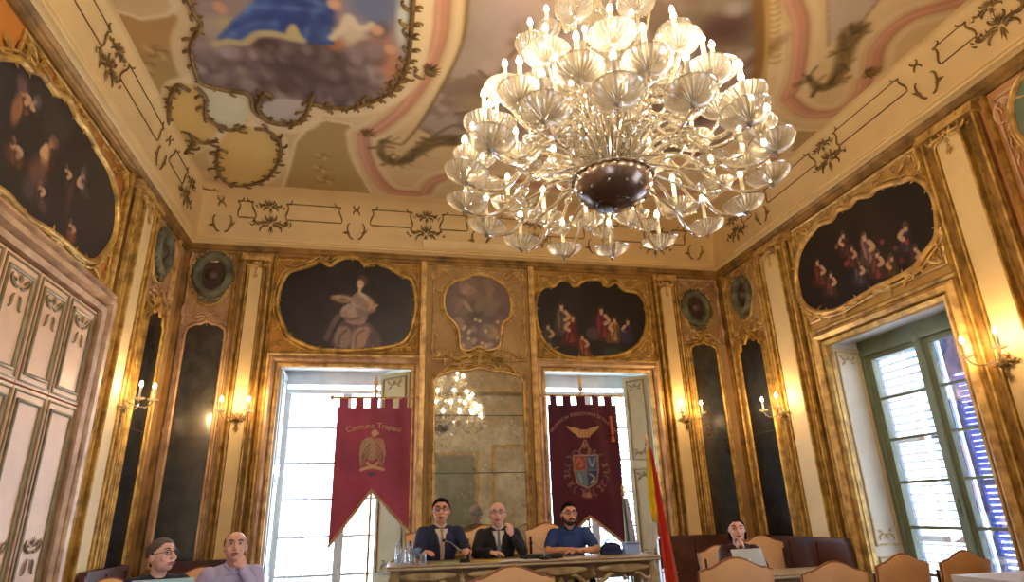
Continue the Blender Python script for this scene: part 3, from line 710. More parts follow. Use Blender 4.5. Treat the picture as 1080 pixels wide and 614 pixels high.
SHP = mat('shutter_cream_paint', (178, 168, 124), .55, 0, .08, 4)
for k, (u0, u1) in enumerate(DOORS):
    loc = ((u0+u1)/2, YB, 0); root = empty('door_%d' % (k+1), loc); root['kind'] = 'structure'
    root['label'] = ['tall glazed balcony door behind the lighter crimson banner', 'tall glazed balcony door behind the darker crimson banner'][k]
    b = MB(WB); door_casing(b, u0, u1, ZH); part(b, 'gilt_casing', [GOLDP, GOLDR], root, loc)
    b = MB(); dp = .62
    b.add([(u0, YB, 0), (u0-.03, YB+dp, 0), (u0-.03, YB+dp, ZH+.05), (u0, YB, ZH)], [(0, 1, 2, 3)]); b.add([(u1, YB, 0), (u1+.03, YB+dp, 0), (u1+.03, YB+dp, ZH+.05), (u1, YB, ZH)], [(0, 1, 2, 3)])
    b.add([(u0, YB, ZH), (u0-.03, YB+dp, ZH+.05), (u1+.03, YB+dp, ZH+.05), (u1, YB, ZH)], [(0, 1, 2, 3)]); b.add([(u0, YB, .0), (u0, YB+dp+.6, 0), (u1, YB+dp+.6, 0), (u1, YB, 0)], [(0, 1, 2, 3)])
    part(b, 'reveal', WHITEJ, root, loc, 0)
    yw = YB+.5; b = MB()
    b.box((u0-.05, yw-.02, 0), (u0+.05, yw+.08, ZH+.06)); b.box((u1-.05, yw-.02, 0), (u1+.05, yw+.08, ZH+.06)); b.box((u0, yw-.03, ZH-.14), (u1, yw+.08, ZH+.06)); b.box((u0, yw-.035, ZH-.26), (u1, yw+.06, ZH-.2))
    part(b, 'casing_frame', FRAMEW, root, loc)
    wl = (u1-u0-.1)/2
    for s in (0, 1):
        f, g = leaf_local(wl, ZH-.22, 6, 1, .055, .05, .25)
        M = T(u0+.05+s*wl, yw, .01); fo = put_local(f, 'door_leaf', FRAMEW, root, M)
        go = g.build('glass_pane', GLASS, fo, 0)
    # shutter leaf outside, standing open
    h = ZH-.1
    f, sl = louvre_local(.8, h, .062, .05, math.radians(-30), 0, (.36, .68))
    a = math.radians(68)
    M = T(u0+.02, YB+.72, 0, a) if k == 0 else T(u1-.02, YB+.72, 0, PI-a)
    so = put_local(f, 'louvred_shutter', LOUV, root, M); so2 = sl.build('slats', LOUV, so)
    # inner folding shutter leaf on the right jamb and, folded flat, on the left one
    w = .5 if k == 0 else .36; f, o = shutter_panel(w, ZH-.04, 3); ang = math.atan2(.36, -.4)
    M = T(u1-.01-.36-.01, YB+.36+.02, 0, -math.atan2(.36, .36)+0) if True else None
    M = T(u1-.03-w*math.cos(.75), YB+.04+w*math.sin(.75), .01, -.75)
    so = put_local(f, 'shutter_leaf', SHP if k == 0 else mat('shutter_green_paint', (174, 158, 116), .55, 0, .08, 4), root, M); so2 = o.build('painted_mouldings', DARKLINE, so)
    f, o = shutter_panel(.42, ZH-.04, 3); M = T(u0+.035, YB+.04, .01, math.radians(88))
    so = put_local(f, 'shutter_leaf', WHITEJ, root, M); o.build('painted_mouldings', mat('pale_line', (170, 180, 176), .5, 0, .1, 8), so)
# hanging rail inside the second door is part of the banner below

# right-hand window
y0w, y1w, zhw = WIN; loc = (XR, (y0w+y1w)/2, 0); root = empty('window_1', loc); root['kind'] = 'structure'; root['label'] = 'tall window in the right wall with green frame and blue louvred shutters outside'
b = MB(WR); door_casing(b, y1w, y0w, zhw) if False else None
pth = [(y0w, 0), (y0w, zhw), (y1w, zhw), (y1w, 0)]
b.sweep(pth, [(-.01, -.05), (-.01, .04), (.03, .06), (.05, .03), (.05, 0)], m=0); b.sweep(pth, [(.05, 0), (.06, .07), (.1, .1), (.145, .06), (.15, 0)], m=1); b.sweep(pth, [(.15, 0), (.16, .045), (.19, .055), (.215, .02), (.215, 0)], m=0)
part(b, 'gilt_casing', [GOLD, GOLDP], root, loc)
b = MB(); dp = .5
for (ya, yb) in ((y0w, y0w+.0), (y1w, y1w+.05)):
    b.add([(XR, ya, 0), (XR+dp, yb, 0), (XR+dp, yb, zhw+.05), (XR, ya, zhw)], [(0, 1, 2, 3)])
b.add([(XR, y0w, zhw), (XR, y1w, zhw), (XR+dp, y1w+.05, zhw+.05), (XR+dp, y0w, zhw+.05)], [(0, 1, 2, 3)]); b.add([(XR, y0w, .0), (XR, y1w, 0), (XR+dp+.6, y1w+.1, 0), (XR+dp+.6, y0w, 0)], [(0, 1, 2, 3)])
part(b, 'reveal', WHITEJ, root, loc, 0)
xw = XR+.46; b = MB()
b.box((xw-.03, y0w-.02, 0), (xw+.08, y0w+.07, zhw+.06)); b.box((xw-.03, y1w-.02, 0), (xw+.08, y1w+.08, zhw+.06)); b.box((xw-.03, y0w, zhw-.1), (xw+.08, y1w, zhw+.06)); b.box((xw-.05, y0w, zhw-.14), (xw+.03, y1w+.05, zhw-.1))
part(b, 'casing_frame', FRAMEG, root, loc)
ym = (y0w+y1w)/2+.03; wl = (y1w-y0w-.06)/2
for s in (0, 1):
    f, g = leaf_local(wl, zhw-.12, 6, 1, .085, .06, .16)
    M = T(xw+.06, y0w+.05+s*wl, .01, PI/2); fo = put_local(f, 'window_leaf', FRAMEG, root, M); g.build('glass_pane', GLASS, fo, 0)
b = MB(); b.box((xw-.045, ym-.035, 0), (xw, ym+.035, zhw-.12)); b.ell((xw-.06, ym, 1.35), (.02, .012, .07)); b.ell((xw-.05, ym, zhw-.12), (.02, .05, .05))
part(b, 'closing_strip', FRAMEG, root, loc)
xs = XR+.78
f, sl = louvre_local(.86, zhw-.02, .085, .05, math.radians(12), 0, (.33, .66)); so = put_local(f, 'louvred_shutter', LOUV, root, T(xs, ym+.1, 0, PI/2)); sl.build('slats', LOUV, so)
f, sl = louvre_local(.86, zhw-.02, .055, .058, math.radians(38), .42, (.18, .5)); so = put_local(f, 'louvred_shutter', LOUVB, root, T(xs, ym-.82, 0, PI/2)); sl.build('slats', LOUVB, so)
f, o = shutter_panel(.42, zhw-.04, 2); so = put_local(f, 'shutter_leaf', IVORY, root, T(XR+.03, y1w-.01, .01, 0.1)); o.build('painted_mouldings', mat('pale_gilt_line', (196, 168, 110), .5, .2, .15, 8), so)
# unseen window further along the right wall, added for fill daylight
loc = (XR, .25, 0); root = empty('fill_window_2', loc); root['kind'] = 'structure'
b = MB(WR); b.sweep([(-.6, 0), (-.6, 3.15), (1.1, 3.15), (1.1, 0)], [(-.01, -.05), (0, .05), (.1, .1), (.2, .03), (.2, 0)]); part(b, 'gilt_casing', GOLD, root, loc)
f, g = leaf_local(.84, 3.13, 6, 1); fo = put_local(f, 'window_leaf', FRAMEG, root, T(XR+.4, -.58, 0, PI/2)); g.build('glass_pane', GLASS, fo, 0)
f, g = leaf_local(.84, 3.13, 6, 1); fo = put_local(f, 'window_leaf', FRAMEG, root, T(XR+.4, .26, 0, PI/2)); g.build('glass_pane', GLASS, fo, 0)
b = MB()
for ya in (-.6, 1.1): b.add([(XR, ya, 0), (XR+.5, ya, 0), (XR+.5, ya, 3.15), (XR, ya, 3.15)], [(0, 1, 2, 3)])
b.add([(XR, -.6, 3.15), (XR, 1.1, 3.15), (XR+.5, 1.1, 3.15), (XR+.5, -.6, 3.15)], [(0, 1, 2, 3)]); part(b, 'reveal', WHITEJ, root, loc, 0)

# unseen window behind the photographer, added to light the chair backs
loc = (-1.55, YS, 0); root = empty('fill_window_4', loc); root['kind'] = 'structure'
for k_ in range(2):
    f, g = leaf_local(.64, 2.88, 5, 1); fo = put_local(f, 'window_leaf', FRAMEG, root, T(-2.19+.64*k_, YS-.3, .31)); g.build('glass_pane', GLASS, fo, 0)
b = MB()
for xa in (-2.2, -.9): b.add([(xa, YS, .3), (xa, YS-.35, .3), (xa, YS-.35, 3.2), (xa, YS, 3.2)], [(0, 1, 2, 3)])
for za in (.3, 3.2): b.add([(-2.2, YS, za), (-.9, YS, za), (-.9, YS-.35, za), (-2.2, YS-.35, za)], [(0, 1, 2, 3)])
part(b, 'reveal', WHITEJ, root, loc, 0)

# left-hand window, its folding shutters shut flush with the wall
loc = (XL, 4.9, 0); root = empty('window_3', loc); root['kind'] = 'structure'; root['label'] = 'window in the left wall closed by cream folding shutters with painted scrolls'
yl0, yl1, zl = 3.55, 5.86, 3.22
b = MB(WL); pth = [(yl0, 0), (yl0, zl), (yl1, zl), (yl1, 0)]
b.sweep(pth, [(0, 0), (0, .08), (.04, .1), (.05, .05), (.07, .05), (.09, .12), (.13, .13), (.14, .06), (.17, .06), (.19, .1), (.23, .08), (.24, 0)], m=0)
part(b, 'moulded_casing', [GOLDR], root, loc)
ys = [5.84, 5.34, 4.86, 4.38, 3.9, 3.57]
SHL = mat('closed_shutter_paint', (226, 184, 142), .5, 0, .08, 3)
for a, c in zip(ys[:-1], ys[1:]):
    for (z0, z1, up) in ((.05, 2.36, False), (2.375, zl-.02, True)):
        b = MB(WL); b.box((c+.006, z0, .0), (a-.006, z1, .045)); so = part(b, 'shutter_leaf', SHL, root, loc)
        b = MB(WL); w = a-c
        b.sweep([(c+.07, z0+.07), (c+.07, z1-.08), (a-.07, z1-.08), (a-.07, z0+.07)], [(0, .045), (0, .06), (-.012, .065), (-.024, .055), (-.024, .045)], True)
        b.sweep([(c+.025, z0+.02), (c+.025, z1-.02), (a-.025, z1-.02), (a-.025, z0+.02)], [(0, .045), (0, .055), (-.01, .058), (-.016, .045)], True)
        mid = (a+c)/2; rr = random.Random(3)
        if up or True:
            vv = z1-.2 if up else 1.25; s = 1 if up else -1
            for q in (1, -1):
                scroll(b, mid+q*.01, vv, .16, PI/2-q*.9, 'C', q, .01, .055, 1, 12); scroll(b, mid+q*.03, vv-.06, .13, -PI/2+q*.5, 'S', q, .009, .055, 1, 12); leaf(b, mid+q*.05, vv+.03, .08, .5 if q > 0 else PI-.5, .3, .055)
            shell(b, mid, vv+.04, .07, PI/2, .055, 5, 1.8)
        o = b.build('painted_mouldings', DARKLINE, so); 

# ---------------------------------------------------------------- pictures
def ngon(W, pts, d):
    b = MB(W); b.add([(p[0], p[1], d) for p in pts], [tuple(range(len(pts)))]); return b
def picture(W, outline, label, paint, res=.012, frame_mat=GOLD, r=.028, seed=1, size=.14, step=.16, base=(26, 20, 20), name='painting', cat='painting', group=None, d=.03):
    P = smooth_pts(outline, True, 5); us = [p[0] for p in P]; vs = [p[1] for p in P]; cu, cvv = (min(us)+max(us))/2, min(vs)
    loc = Vector(W(cu, cvv, 0)); root = empty(name, loc); inv = Matrix.Translation(-loc)
    cv = Canvas(min(us)-.01, max(us)+.01, min(vs)-.01, max(vs)+.01, res, base)
    cv.cloud((46, 36, 34), 2, seed, .5, .7, .6); paint(cv)
    o = cv.mesh('painted_canvas', W, CANVASM, d, cv.dist(P, True) < res*1.5 if False else (cv.inside(P)), root); o.matrix_parent_inverse = inv
    b = MB(W); rr = random.Random(seed); contour_frame(b, outline, r, rr, step, size, d)
    o = b.build('carved_gilt_frame', frame_mat, root); o.matrix_parent_inverse = inv
    tag(root, label, cat, group); return root
def people_on_canvas(f, lst):
    """small painted figures: (x, y, size px, cloth colour, lean)"""
    def g(cv):
        for (x, y, s, cl, ln, arm) in lst:
            q = lambda *pp: [f((x+a*s+ln*b*s, y+b*s))[0] for a, b in pp]
            dk = tuple(k*.55 for k in cl)
            cv.poly(q((-.45, .3), (-.2, .12), (.2, .12), (.45, .3), (.6, 1.3), (.9, 2.3), (-.8, 2.3), (-.6, 1.2)), dk, .95, True)
            cv.poly(q((-.3, .3), (-.1, .18), (.22, .2), (.3, .5), (.3, 1.2), (.5, 2.0), (-.3, 2.0), (-.4, 1.0)), cl, .9, True)
            cv.stroke(q((-.1, .5), (0, 1.1), (-.2, 1.9)), s*.0036, dk, .8); cv.stroke(q((.2, .6), (.25, 1.2), (.4, 1.9)), s*.003, dk, .8)
            cv.stroke(q((.3*arm, .4), (.55*arm, .8), (.2*arm, 1.05)), s*.0042, (190, 148, 114), .95)
            cv.stroke(q((0, 0), (0, .2)), s*.0036, (186, 146, 114), 1)
            h = q((0, -.12))[0]; cv.blob(h[0], h[1], s*.0034, s*.0046, 0, (186, 150, 120), .95, .5)
            h = q((-.05*arm, -.26))[0]; cv.blob(h[0], h[1], s*.0038, s*.003, 0, (62, 40, 28), .9, .5)
    return g
def both(a, b):
    def g(cv): a(cv); b(cv)
    return g
def seated_woman(cv):
    q = lambda *pp: oB(*pp)
    sk, lt = (206, 172, 136), (196, 172, 146)
    cv.poly(q((352, 366), (354, 352), (360, 340), (372, 338), (388, 340), (398, 350), (402, 362), (396, 368)), (112, 84, 84), .95, True)
    cv.poly(q((356, 366), (352, 356), (358, 345), (368, 346), (370, 356), (366, 367)), (190, 162, 132), .95, True); cv.poly(q((370, 367), (370, 352), (378, 346), (390, 346), (388, 356), (382, 367)), (160, 128, 104), .95, True)
    for a in [((357, 364), (359, 354), (366, 348)), ((375, 365), (376, 354), (384, 348)), ((390, 362), (396, 354), (394, 346))]: cv.stroke(q(*a), .022, (84, 58, 52), .8)
    cv.poly(q((364, 338), (358, 330), (364, 322), (374, 320), (384, 324), (388, 334), (382, 342), (370, 342)), (176, 150, 132), .95, True)
    cv.stroke(q((344, 357), (350, 344), (356, 334)), .07, (140, 116, 104), .8); cv.stroke(q((360, 334), (368, 337), (380, 335)), .02, (96, 66, 58), .8)
    cv.stroke(q((373, 317), (363, 313), (351, 314)), .06, sk, 1, soft=.03); cv.stroke(q((352, 315), (360, 318), (368, 318)), .045, (176, 140, 110), .9, soft=.03)
    cv.poly(q((372, 312), (378, 308), (386, 311), (392, 320), (390, 328), (378, 326), (370, 320)), lt, 1, True)
    cv.stroke(q((388, 314), (394, 321), (393, 328), (385, 330)), .05, (176, 142, 112), .9, soft=.04); cv.stroke(q((384, 322), (392, 325), (398, 322)), .03, (186, 152, 82), .9)
    cv.stroke(q((379, 309), (380, 302)), .045, sk, 1)
    h = q((382, 297))[0]; cv.blob(h[0], h[1]+.01, .085, .1, 0, (92, 56, 36), .95, .35); h = q((380, 300))[0]; cv.blob(h[0], h[1], .055, .075, .15, sk, 1, .3); cv.blob(h[0]-.02, h[1]+.01, .01, .008, 0, (80, 50, 40), .8, .5); cv.blob(h[0]+.02, h[1]+.01, .01, .008, 0, (80, 50, 40), .8, .5)
    cv.cloud((52, 36, 36), 5, 5, .46, .66, .4); cv.blur(1)
def figures(lst, haze=None):
    def f(cv):
        for (u, v, rx, ry, ang, col, a) in lst: cv.blob(u, v, rx*1.3, ry*1.3, ang, [min(255, q*1.15) for q in col], min(1, a*1.1), .5)
    return f
# reading outlines off the photo onto each wall plane
oB = lambda *q: [(at_y(x, y, YB-.03).x, at_y(x, y, YB-.03).z) for x, y in q]
oL = lambda *q: [(at_x(x, y, XL+.03).y, at_x(x, y, XL+.03).z) for x, y in q]
oR = lambda *q: [(at_x(x, y, XR-.03).y, at_x(x, y, XR-.03).z) for x, y in q]
def fig(f, items):
    out = []
    for (x, y, rx, ry, ang, col, a) in items:
        (u, v), = f((x, y)); out.append((u, v, rx, ry, ang, col, a))
    return out
SK, CL, RD, OC = (196, 160, 122), (150, 124, 108), (92, 44, 46), (170, 140, 70)
wo = fig(oB, [(335, 330, .3, .25, 0, (30, 26, 30), .8), (378, 345, .34, .28, 0, (74, 52, 54), .9), (362, 351, .16, .25, .3, CL, .95), (356, 357, .09, .2, .5, (176, 150, 122), .9), (381, 350, .12, .2, -.4, (150, 120, 92), .9), (392, 340, .14, .12, .3, (96, 56, 68), .9), (347, 343, .08, .2, -.5, (140, 116, 104), .7),
                         (363, 330, .16, .1, 0, (172, 142, 120), .95), (375, 318, .16, .07, -.5, SK, .9), (357, 313, .14, .035, .1, SK, .95), (386, 322, .16, .06, -.6, SK, .9), (392, 323, .06, .03, 0, OC, .9), (380, 310, .06, .09, 0, SK, .9), (380, 299, .052, .068, .2, (210, 176, 138), 1), (382, 293, .07, .05, 0, (70, 42, 26), .9), (334, 354, .06, .1, 0, (112, 108, 132), .8), (376, 347, .1, .12, .4, OC, .6), (368, 363, .3, .05, 0, (130, 104, 88), .7)])
picture(WB, oB((293, 325), (296, 303), (304, 288), (318, 283), (330, 279), (338, 275), (348, 280), (356, 275), (366, 272), (378, 273), (386, 280), (396, 278), (410, 282), (422, 290), (434, 296), (439, 318), (436, 340), (430, 356), (420, 364), (398, 368), (366, 370), (335, 368), (318, 362), (303, 352)),
        'dark scalloped painting of a seated woman in pale draped clothes, above a balcony door', seated_woman, seed=11, frame_mat=GOLD)
g2 = fig(oB, [(592, 321, .05, .06, 0, (150, 136, 116), .9), (588, 333, .1, .12, 0, (92, 78, 74), .9), (600, 342, .12, .14, 0, (96, 38, 44), .9), (632, 327, .035, .05, 0, (190, 166, 134), .9), (634, 342, .1, .14, .2, (110, 44, 52), .9), (644, 338, .07, .05, .3, (176, 128, 90), .9), (650, 346, .09, .09, 0, (160, 110, 72), .8), (645, 350, .05, .04, 0, (196, 176, 146), .8),
                           (613, 358, .06, .05, 0, (170, 142, 106), .9), (616, 366, .1, .07, 0, (130, 66, 44), .9), (578, 364, .05, .03, 0, (150, 144, 110), .7), (625, 352, .1, .1, 0, (70, 62, 66), .7), (660, 355, .12, .1, 0, (40, 32, 52), .8), (645, 371, .14, .06, 0, (34, 52, 46), .8)])
picture(WB, oB((565, 335), (566, 312), (574, 303), (584, 302), (590, 296), (600, 296), (606, 302), (616, 296), (632, 295), (640, 302), (650, 298), (658, 306), (672, 309), (680, 320), (682, 342), (676, 360), (664, 370), (650, 375), (625, 378), (600, 377), (584, 370), (572, 358)),
        'dark scalloped painting of several people in red and brown, above a balcony door', both(people_on_canvas(oB, [(592, 324, 13, (110, 92, 86), .1, 1), (604, 336, 12, (124, 44, 48), -.1, -1), (634, 328, 13, (128, 46, 56), .1, 1), (648, 338, 10, (176, 122, 76), 0, -1), (614, 356, 9, (150, 78, 50), .2, 1), (578, 345, 10, (70, 64, 52), 0, 1), (662, 340, 10, (56, 46, 70), 0, -1)]), figures(g2[-4:])), seed=12, frame_mat=GOLD)
rr_ = random.Random(9)
g3 = fig(oR, [(862, 284, .07, .08, 0, (120, 62, 46), .9), (868, 292, .12, .12, 0, (92, 44, 36), .9), (862, 276, .035, .045, 0, (190, 146, 120), .9), (888, 248, .04, .05, 0, (180, 116, 90), .9), (912, 253, .05, .05, 0, (196, 178, 158), .95), (919, 262, .07, .04, .6, (150, 112, 106), .9), (955, 243, .035, .07, 0, (196, 160, 126), .95), (928, 268, .07, .12, .3, (110, 70, 62), .8), (925, 285, .15, .1, 0, (130, 88, 62), .8), (905, 298, .16, .08, 0, (104, 66, 48), .8), (880, 303, .08, .08, 0, (110, 100, 92), .7), (884, 270, .06, .1, 0, (84, 76, 76), .7), (940, 288, .08, .06, .2, (150, 106, 72), .7)])
for k in range(22):
    g3 += fig(oR, [(rr_.uniform(858, 960), rr_.uniform(255, 305), .03, .03, 0, (rr_.randint(70, 150), rr_.randint(40, 90), rr_.randint(40, 80)), .7)])
picture(WR, oR((842, 275), (841, 300), (848, 320), (862, 329), (882, 327), (900, 318), (925, 303), (945, 294), (965, 282), (977, 266), (988, 250), (989, 230), (985, 208), (975, 194), (962, 188), (950, 192), (940, 194), (925, 199), (918, 206), (904, 209), (896, 218), (884, 222), (878, 232), (866, 236), (858, 244), (848, 258)),
        'dark scalloped painting crowded with small figures over the tall green-framed window', both(people_on_canvas(oR, [(862, 277, 11, (110, 54, 42), .2, 1), (876, 290, 10, (96, 60, 50), 0, 1), (889, 248, 10, (92, 60, 50), .2, -1), (911, 250, 13, (150, 110, 104), .3, 1), (955, 240, 12, (80, 60, 76), 0, -1), (925, 268, 11, (120, 70, 60), 0, 1), (940, 272, 10, (110, 78, 50), .1, -1), (905, 278, 10, (80, 76, 84), .1, 1), (898, 262, 9, (104, 56, 48), 0, 1), (965, 262, 9, (92, 56, 46), 0, 1)]), figures(g3[13:24])), seed=13, frame_mat=GOLDP)
g4 = fig(oL, [(18, 115, .06, .12, 0, (150, 96, 62), .9), (24, 90, .07, .07, 0, (96, 70, 72), .8), (40, 108, .05, .06, 0, (104, 92, 92), .7), (57, 150, .07, .05, .3, (150, 96, 74), .9), (48, 163, .06, .09, 0, (176, 132, 92), .9), (40, 182, .12, .12, .4, (110, 74, 60), .8), (15, 165, .12, .06, 0, (96, 62, 46), .7), (74, 205, .04, .14, 0, (96, 58, 58), .7), (88, 190, .05, .14, .3, (84, 78, 78), .6), (30, 200, .08, .07, 0, (80, 62, 60), .7), (45, 218, .06, .05, 0, (104, 80, 78), .6), (76, 250, .07, .05, 0, (120, 72, 46), .8), (60, 130, .2, .2, 0, (58, 50, 52), .5)])
picture(WL, oL((0, 60), (20, 63), (30, 73), (42, 77), (50, 88), (58, 98), (70, 104), (80, 124), (92, 140), (101, 158), (113, 178), (121, 205), (122, 230), (118, 252), (108, 268), (96, 276), (80, 268), (66, 255), (45, 240), (25, 228), (5, 205), (-30, 180), (-60, 130), (-60, 80), (-30, 60)),
        'largest dark scalloped painting, gloomy figures, over the closed cream shutters', both(people_on_canvas(oL, [(24, 96, 12, (104, 74, 60), .1, 1), (55, 150, 14, (112, 76, 60), -.3, -1), (14, 152, 12, (84, 62, 50), .2, 1), (88, 184, 12, (76, 66, 66), .1, -1), (42, 196, 9, (84, 66, 58), 0, 1), (74, 236, 9, (96, 60, 44), 0, 1), (38, 106, 9, (70, 62, 62), 0, -1), (70, 178, 9, (70, 58, 56), 0, 1)]), figures([k[:-1]+(k[-1]*.7,) for k in g4])), res=.014, base=(46, 40, 40), seed=14, size=.17, step=.14, frame_mat=GOLD)
# grey-brown trophy relief over the centre mirror
r5 = random.Random(2); g5 = []
for k in range(44): g5.append((r5.uniform(478, 530), r5.uniform(296, 368), r5.uniform(.04, .12), r5.uniform(.03, .09), r5.uniform(0, 3), r5.choice([(118, 92, 78), (140, 112, 92), (84, 62, 52), (104, 88, 66), (96, 84, 70)]), .8))
for k in range(14): g5.append((r5.uniform(485, 525), r5.uniform(335, 368), .025, .025, 0, (166, 140, 116), .8))
picture(WB, oB((468, 318), (471, 305), (480, 297), (492, 294), (500, 290), (512, 291), (524, 296), (534, 304), (539, 318), (538, 334), (530, 342), (528, 356), (526, 366), (514, 370), (505, 366), (496, 370), (486, 368), (484, 352), (480, 342), (471, 332)),
        'small grey-brown painting in a waisted gilt frame over the spotted silver mirror', figures(fig(oB, g5)), res=.01, base=(110, 86, 74), seed=15, size=.1, step=.13, r=.02, frame_mat=GOLDP)
picture(WR, oR((1100, 78), (1080, 82), (1073, 92), (1068, 110), (1070, 130), (1076, 144), (1100, 165), (1130, 150), (1130, 90)), 'greenish oval picture cut off by the edge, high beside the last cream pilaster',
        figures([]), base=(104, 118, 98), seed=16, r=.02, size=.09, frame_mat=GOLDP)

# wall medallions: wreath with a dark boss
WREATH = mat('verdigris_plaster', (112, 110, 84), .6, .1, .25, 8, .5, 30, col2=(62, 62, 48)); BOSS = mat('brown_boss', (84, 62, 48), .45, .1, .25, 10)
def medallion(W, u, v, ru, rv, label):
    loc = Vector(W(u, v-rv, 0)); root = empty('wall_medallion', loc); inv = Matrix.Translation(-loc); r = random.Random(int(u*10))
    b = MB(W); pts = [(u+ru*.72*math.cos(a), v+rv*.68*math.sin(a)+rv*.1) for a in np.linspace(0, 2*PI, 25)]
    tube_map(b, pts, ru*.22, .03, 0, 6)
    for k in range(26):
        a = k/26*2*PI; leaf(b, u+ru*.6*math.cos(a), v+rv*.1+rv*.6*math.sin(a), ru*.5, a+.6*(1 if k % 2 else -1), .35, .05, 0, .6)
    for s in (1, -1): scroll(b, u, v-rv*.65, ru*.7, -PI/2+s*1.2, 'C', s, .014, .04)
    shell(b, u, v-rv*.62, ru*.45, -PI/2, .05)
    part(b, 'leaf_wreath', WREATH, root, loc)
    b = MB(W); b.add([(u+ru*.62*math.cos(a), v+rv*.1+rv*.58*math.sin(a), .02) for a in np.linspace(0, 2*PI, 20)[:-1]], [tuple(range(19))]); mb_ball(b, u, v+rv*.1, ru*.34, .02); part(b, 'boss', BOSS, root, loc)
    b = MB(W); out = [(u+ru*math.cos(a)*(1 if math.sin(a) > -.2 else .8), v+rv*math.sin(a)) for a in np.linspace(0, 2*PI, 15)[:-1]]
    contour_frame(b, out, .014, r, .16, .09, .012); part(b, 'carved_border', GOLDP, root, loc)
    tag(root, label, 'wall ornament')
medallion(WB, -2.21, 4.38, .27, .38, 'round green-grey wreath medallion on the back wall near its left corner')
medallion(WB, 4.56, 4.2, .26, .34, 'round green-grey wreath medallion on the back wall near its right corner')
medallion(WL, 7.12, 4.32, .28, .34, 'green-grey wreath medallion on the left wall beside the cornered cove')
medallion(WR, 7.44, 4.24, .26, .34, 'green-grey wreath medallion on the right wall beside the corner')

# ---------------------------------------------------------------- mirrors
DM = mirror_mat('dark_old_mirror', (120, 118, 112), (66, 66, 62), .62, .16, 2.2, 7)
DM2 = mirror_mat('blackened_mirror', (80, 80, 84), (34, 32, 36), .6, .2, 2.2, 7)
CM = mirror_mat('spotted_silver_mirror', (225, 222, 205), (150, 144, 116), .36, .03, 5, 26)
def tall_mirror(W, u0, u1, v0, v1, label, m, seams=(), top='arch', fr=GOLD, seed=1, cresting=True):
    w = u1-u0; um = (u0+u1)/2; c = min(.16, w*.3)
    o = [(u0, v0), (u0, v1-c)]
    if top == 'arch': o += [(u0+w*.04, v1-c*.5), (u0+w*.2, v1-c*.12), (u0+w*.36, v1-.01), (um, v1+.03), (u1-w*.36, v1-.01), (u1-w*.2, v1-c*.12), (u1-w*.04, v1-c*.5)]
    else: o += [(u0+w*.12, v1-c*.7), (u0+w*.14, v1-c*.15), (u0+w*.32, v1-c*.3), (um, v1+.06), (u1-w*.32, v1-c*.3), (u1-w*.14, v1-c*.15), (u1-w*.12, v1-c*.7)]
    o += [(u1, v1-c), (u1, v0)]
    loc = Vector(W(um, v0, 0)); root = empty('wall_mirror', loc)
    b = ngon(W, o, .035); part(b, 'mirror_glass', m, root, loc, 0)
    b = MB(W); tube_map(b, o+[o[0]], .02, .045, 0, 6)
    off = .03
    oo = [(p[0]+(off if p[0] > um else -off), p[1]+(off if p[1] > (v0+v1)/2 else -off)) for p in o]; tube_map(b, oo+[oo[0]], .014, .03, 0, 5)
    oo = [(p[0]+(.055 if p[0] > um else -.055), p[1]+(.05 if p[1] > (v0+v1)/2 else -.05)) for p in o]; tube_map(b, oo+[oo[0]], .01, .02, 0, 5)
    r = random.Random(seed)
    if cresting:
        ornament(b, um, v1+.07, w*.5, .2, r, .013, .04)
        for s in (1, -1):
            x = um+s*(w/2+.02)
            for k in range(int((v1-v0)/.55)):
                vv = v0+.3+k*.55+r.uniform(-.1, .1); scroll(b, x, vv, .15, PI/2+r.choice((0, .2, -.2)), 'C', s, .008, .035); leaf(b, x, vv+.05, .07, PI/2+r.uniform(-1, 1), .3, .04)
    part(b, 'carved_gilt_frame', fr, root, loc)
    if seams:
        b = MB(W)
        for s in seams: b.box((u0, s-.006, .036), (u1, s+.006, .042))
        part(b, 'seam_strip', mat('dark_seam', (60, 54, 42), .5), root, loc)
    tag(root, label, 'mirror'); return root
tall_mirror(WB, -2.43, -1.96, .95, 3.76, 'tall dark clouded mirror in a thin gilt frame, back wall by the left corner', DM, (2.35,), fr=GOLDR, seed=3)
tall_mirror(WB, 4.37, 4.80, .95, 3.68, 'tall dark clouded mirror in a gilt frame, back wall by the right corner', DM, (2.33,), seed=4)
tall_mirror(WL, 6.99, 7.5, .95, 3.68, 'narrow blackened mirror with a scalloped top on the left wall', DM2, (2.35,), 'scal', seed=5)
tall_mirror(WR, 7.15, 7.72, .95, 3.62, 'narrow blackened mirror with a scalloped top on the right wall', DM2, (2.33,), 'scal', seed=6)
tall_mirror(WB, .66, 1.86, .95, 3.22, 'wide spotted silver mirror with arched top between the two balcony doors, full of chandelier lights', CM, (1.9, 2.62), 'arch', GOLDP, seed=7)
b = MB(WB); r = random.Random(77); ornament(b, 1.26, 3.36, .6, .26, r, .02, .05); ornament(b, 1.26, 3.42, .3, .2, r, .014, .07)
for s in (1, -1): scroll(b, 1.26+s*.3, 3.3, .4, (-.35 if s > 0 else PI+.35), 'S', s, .016, .05)
struct(b.build('trim_14', GOLD))

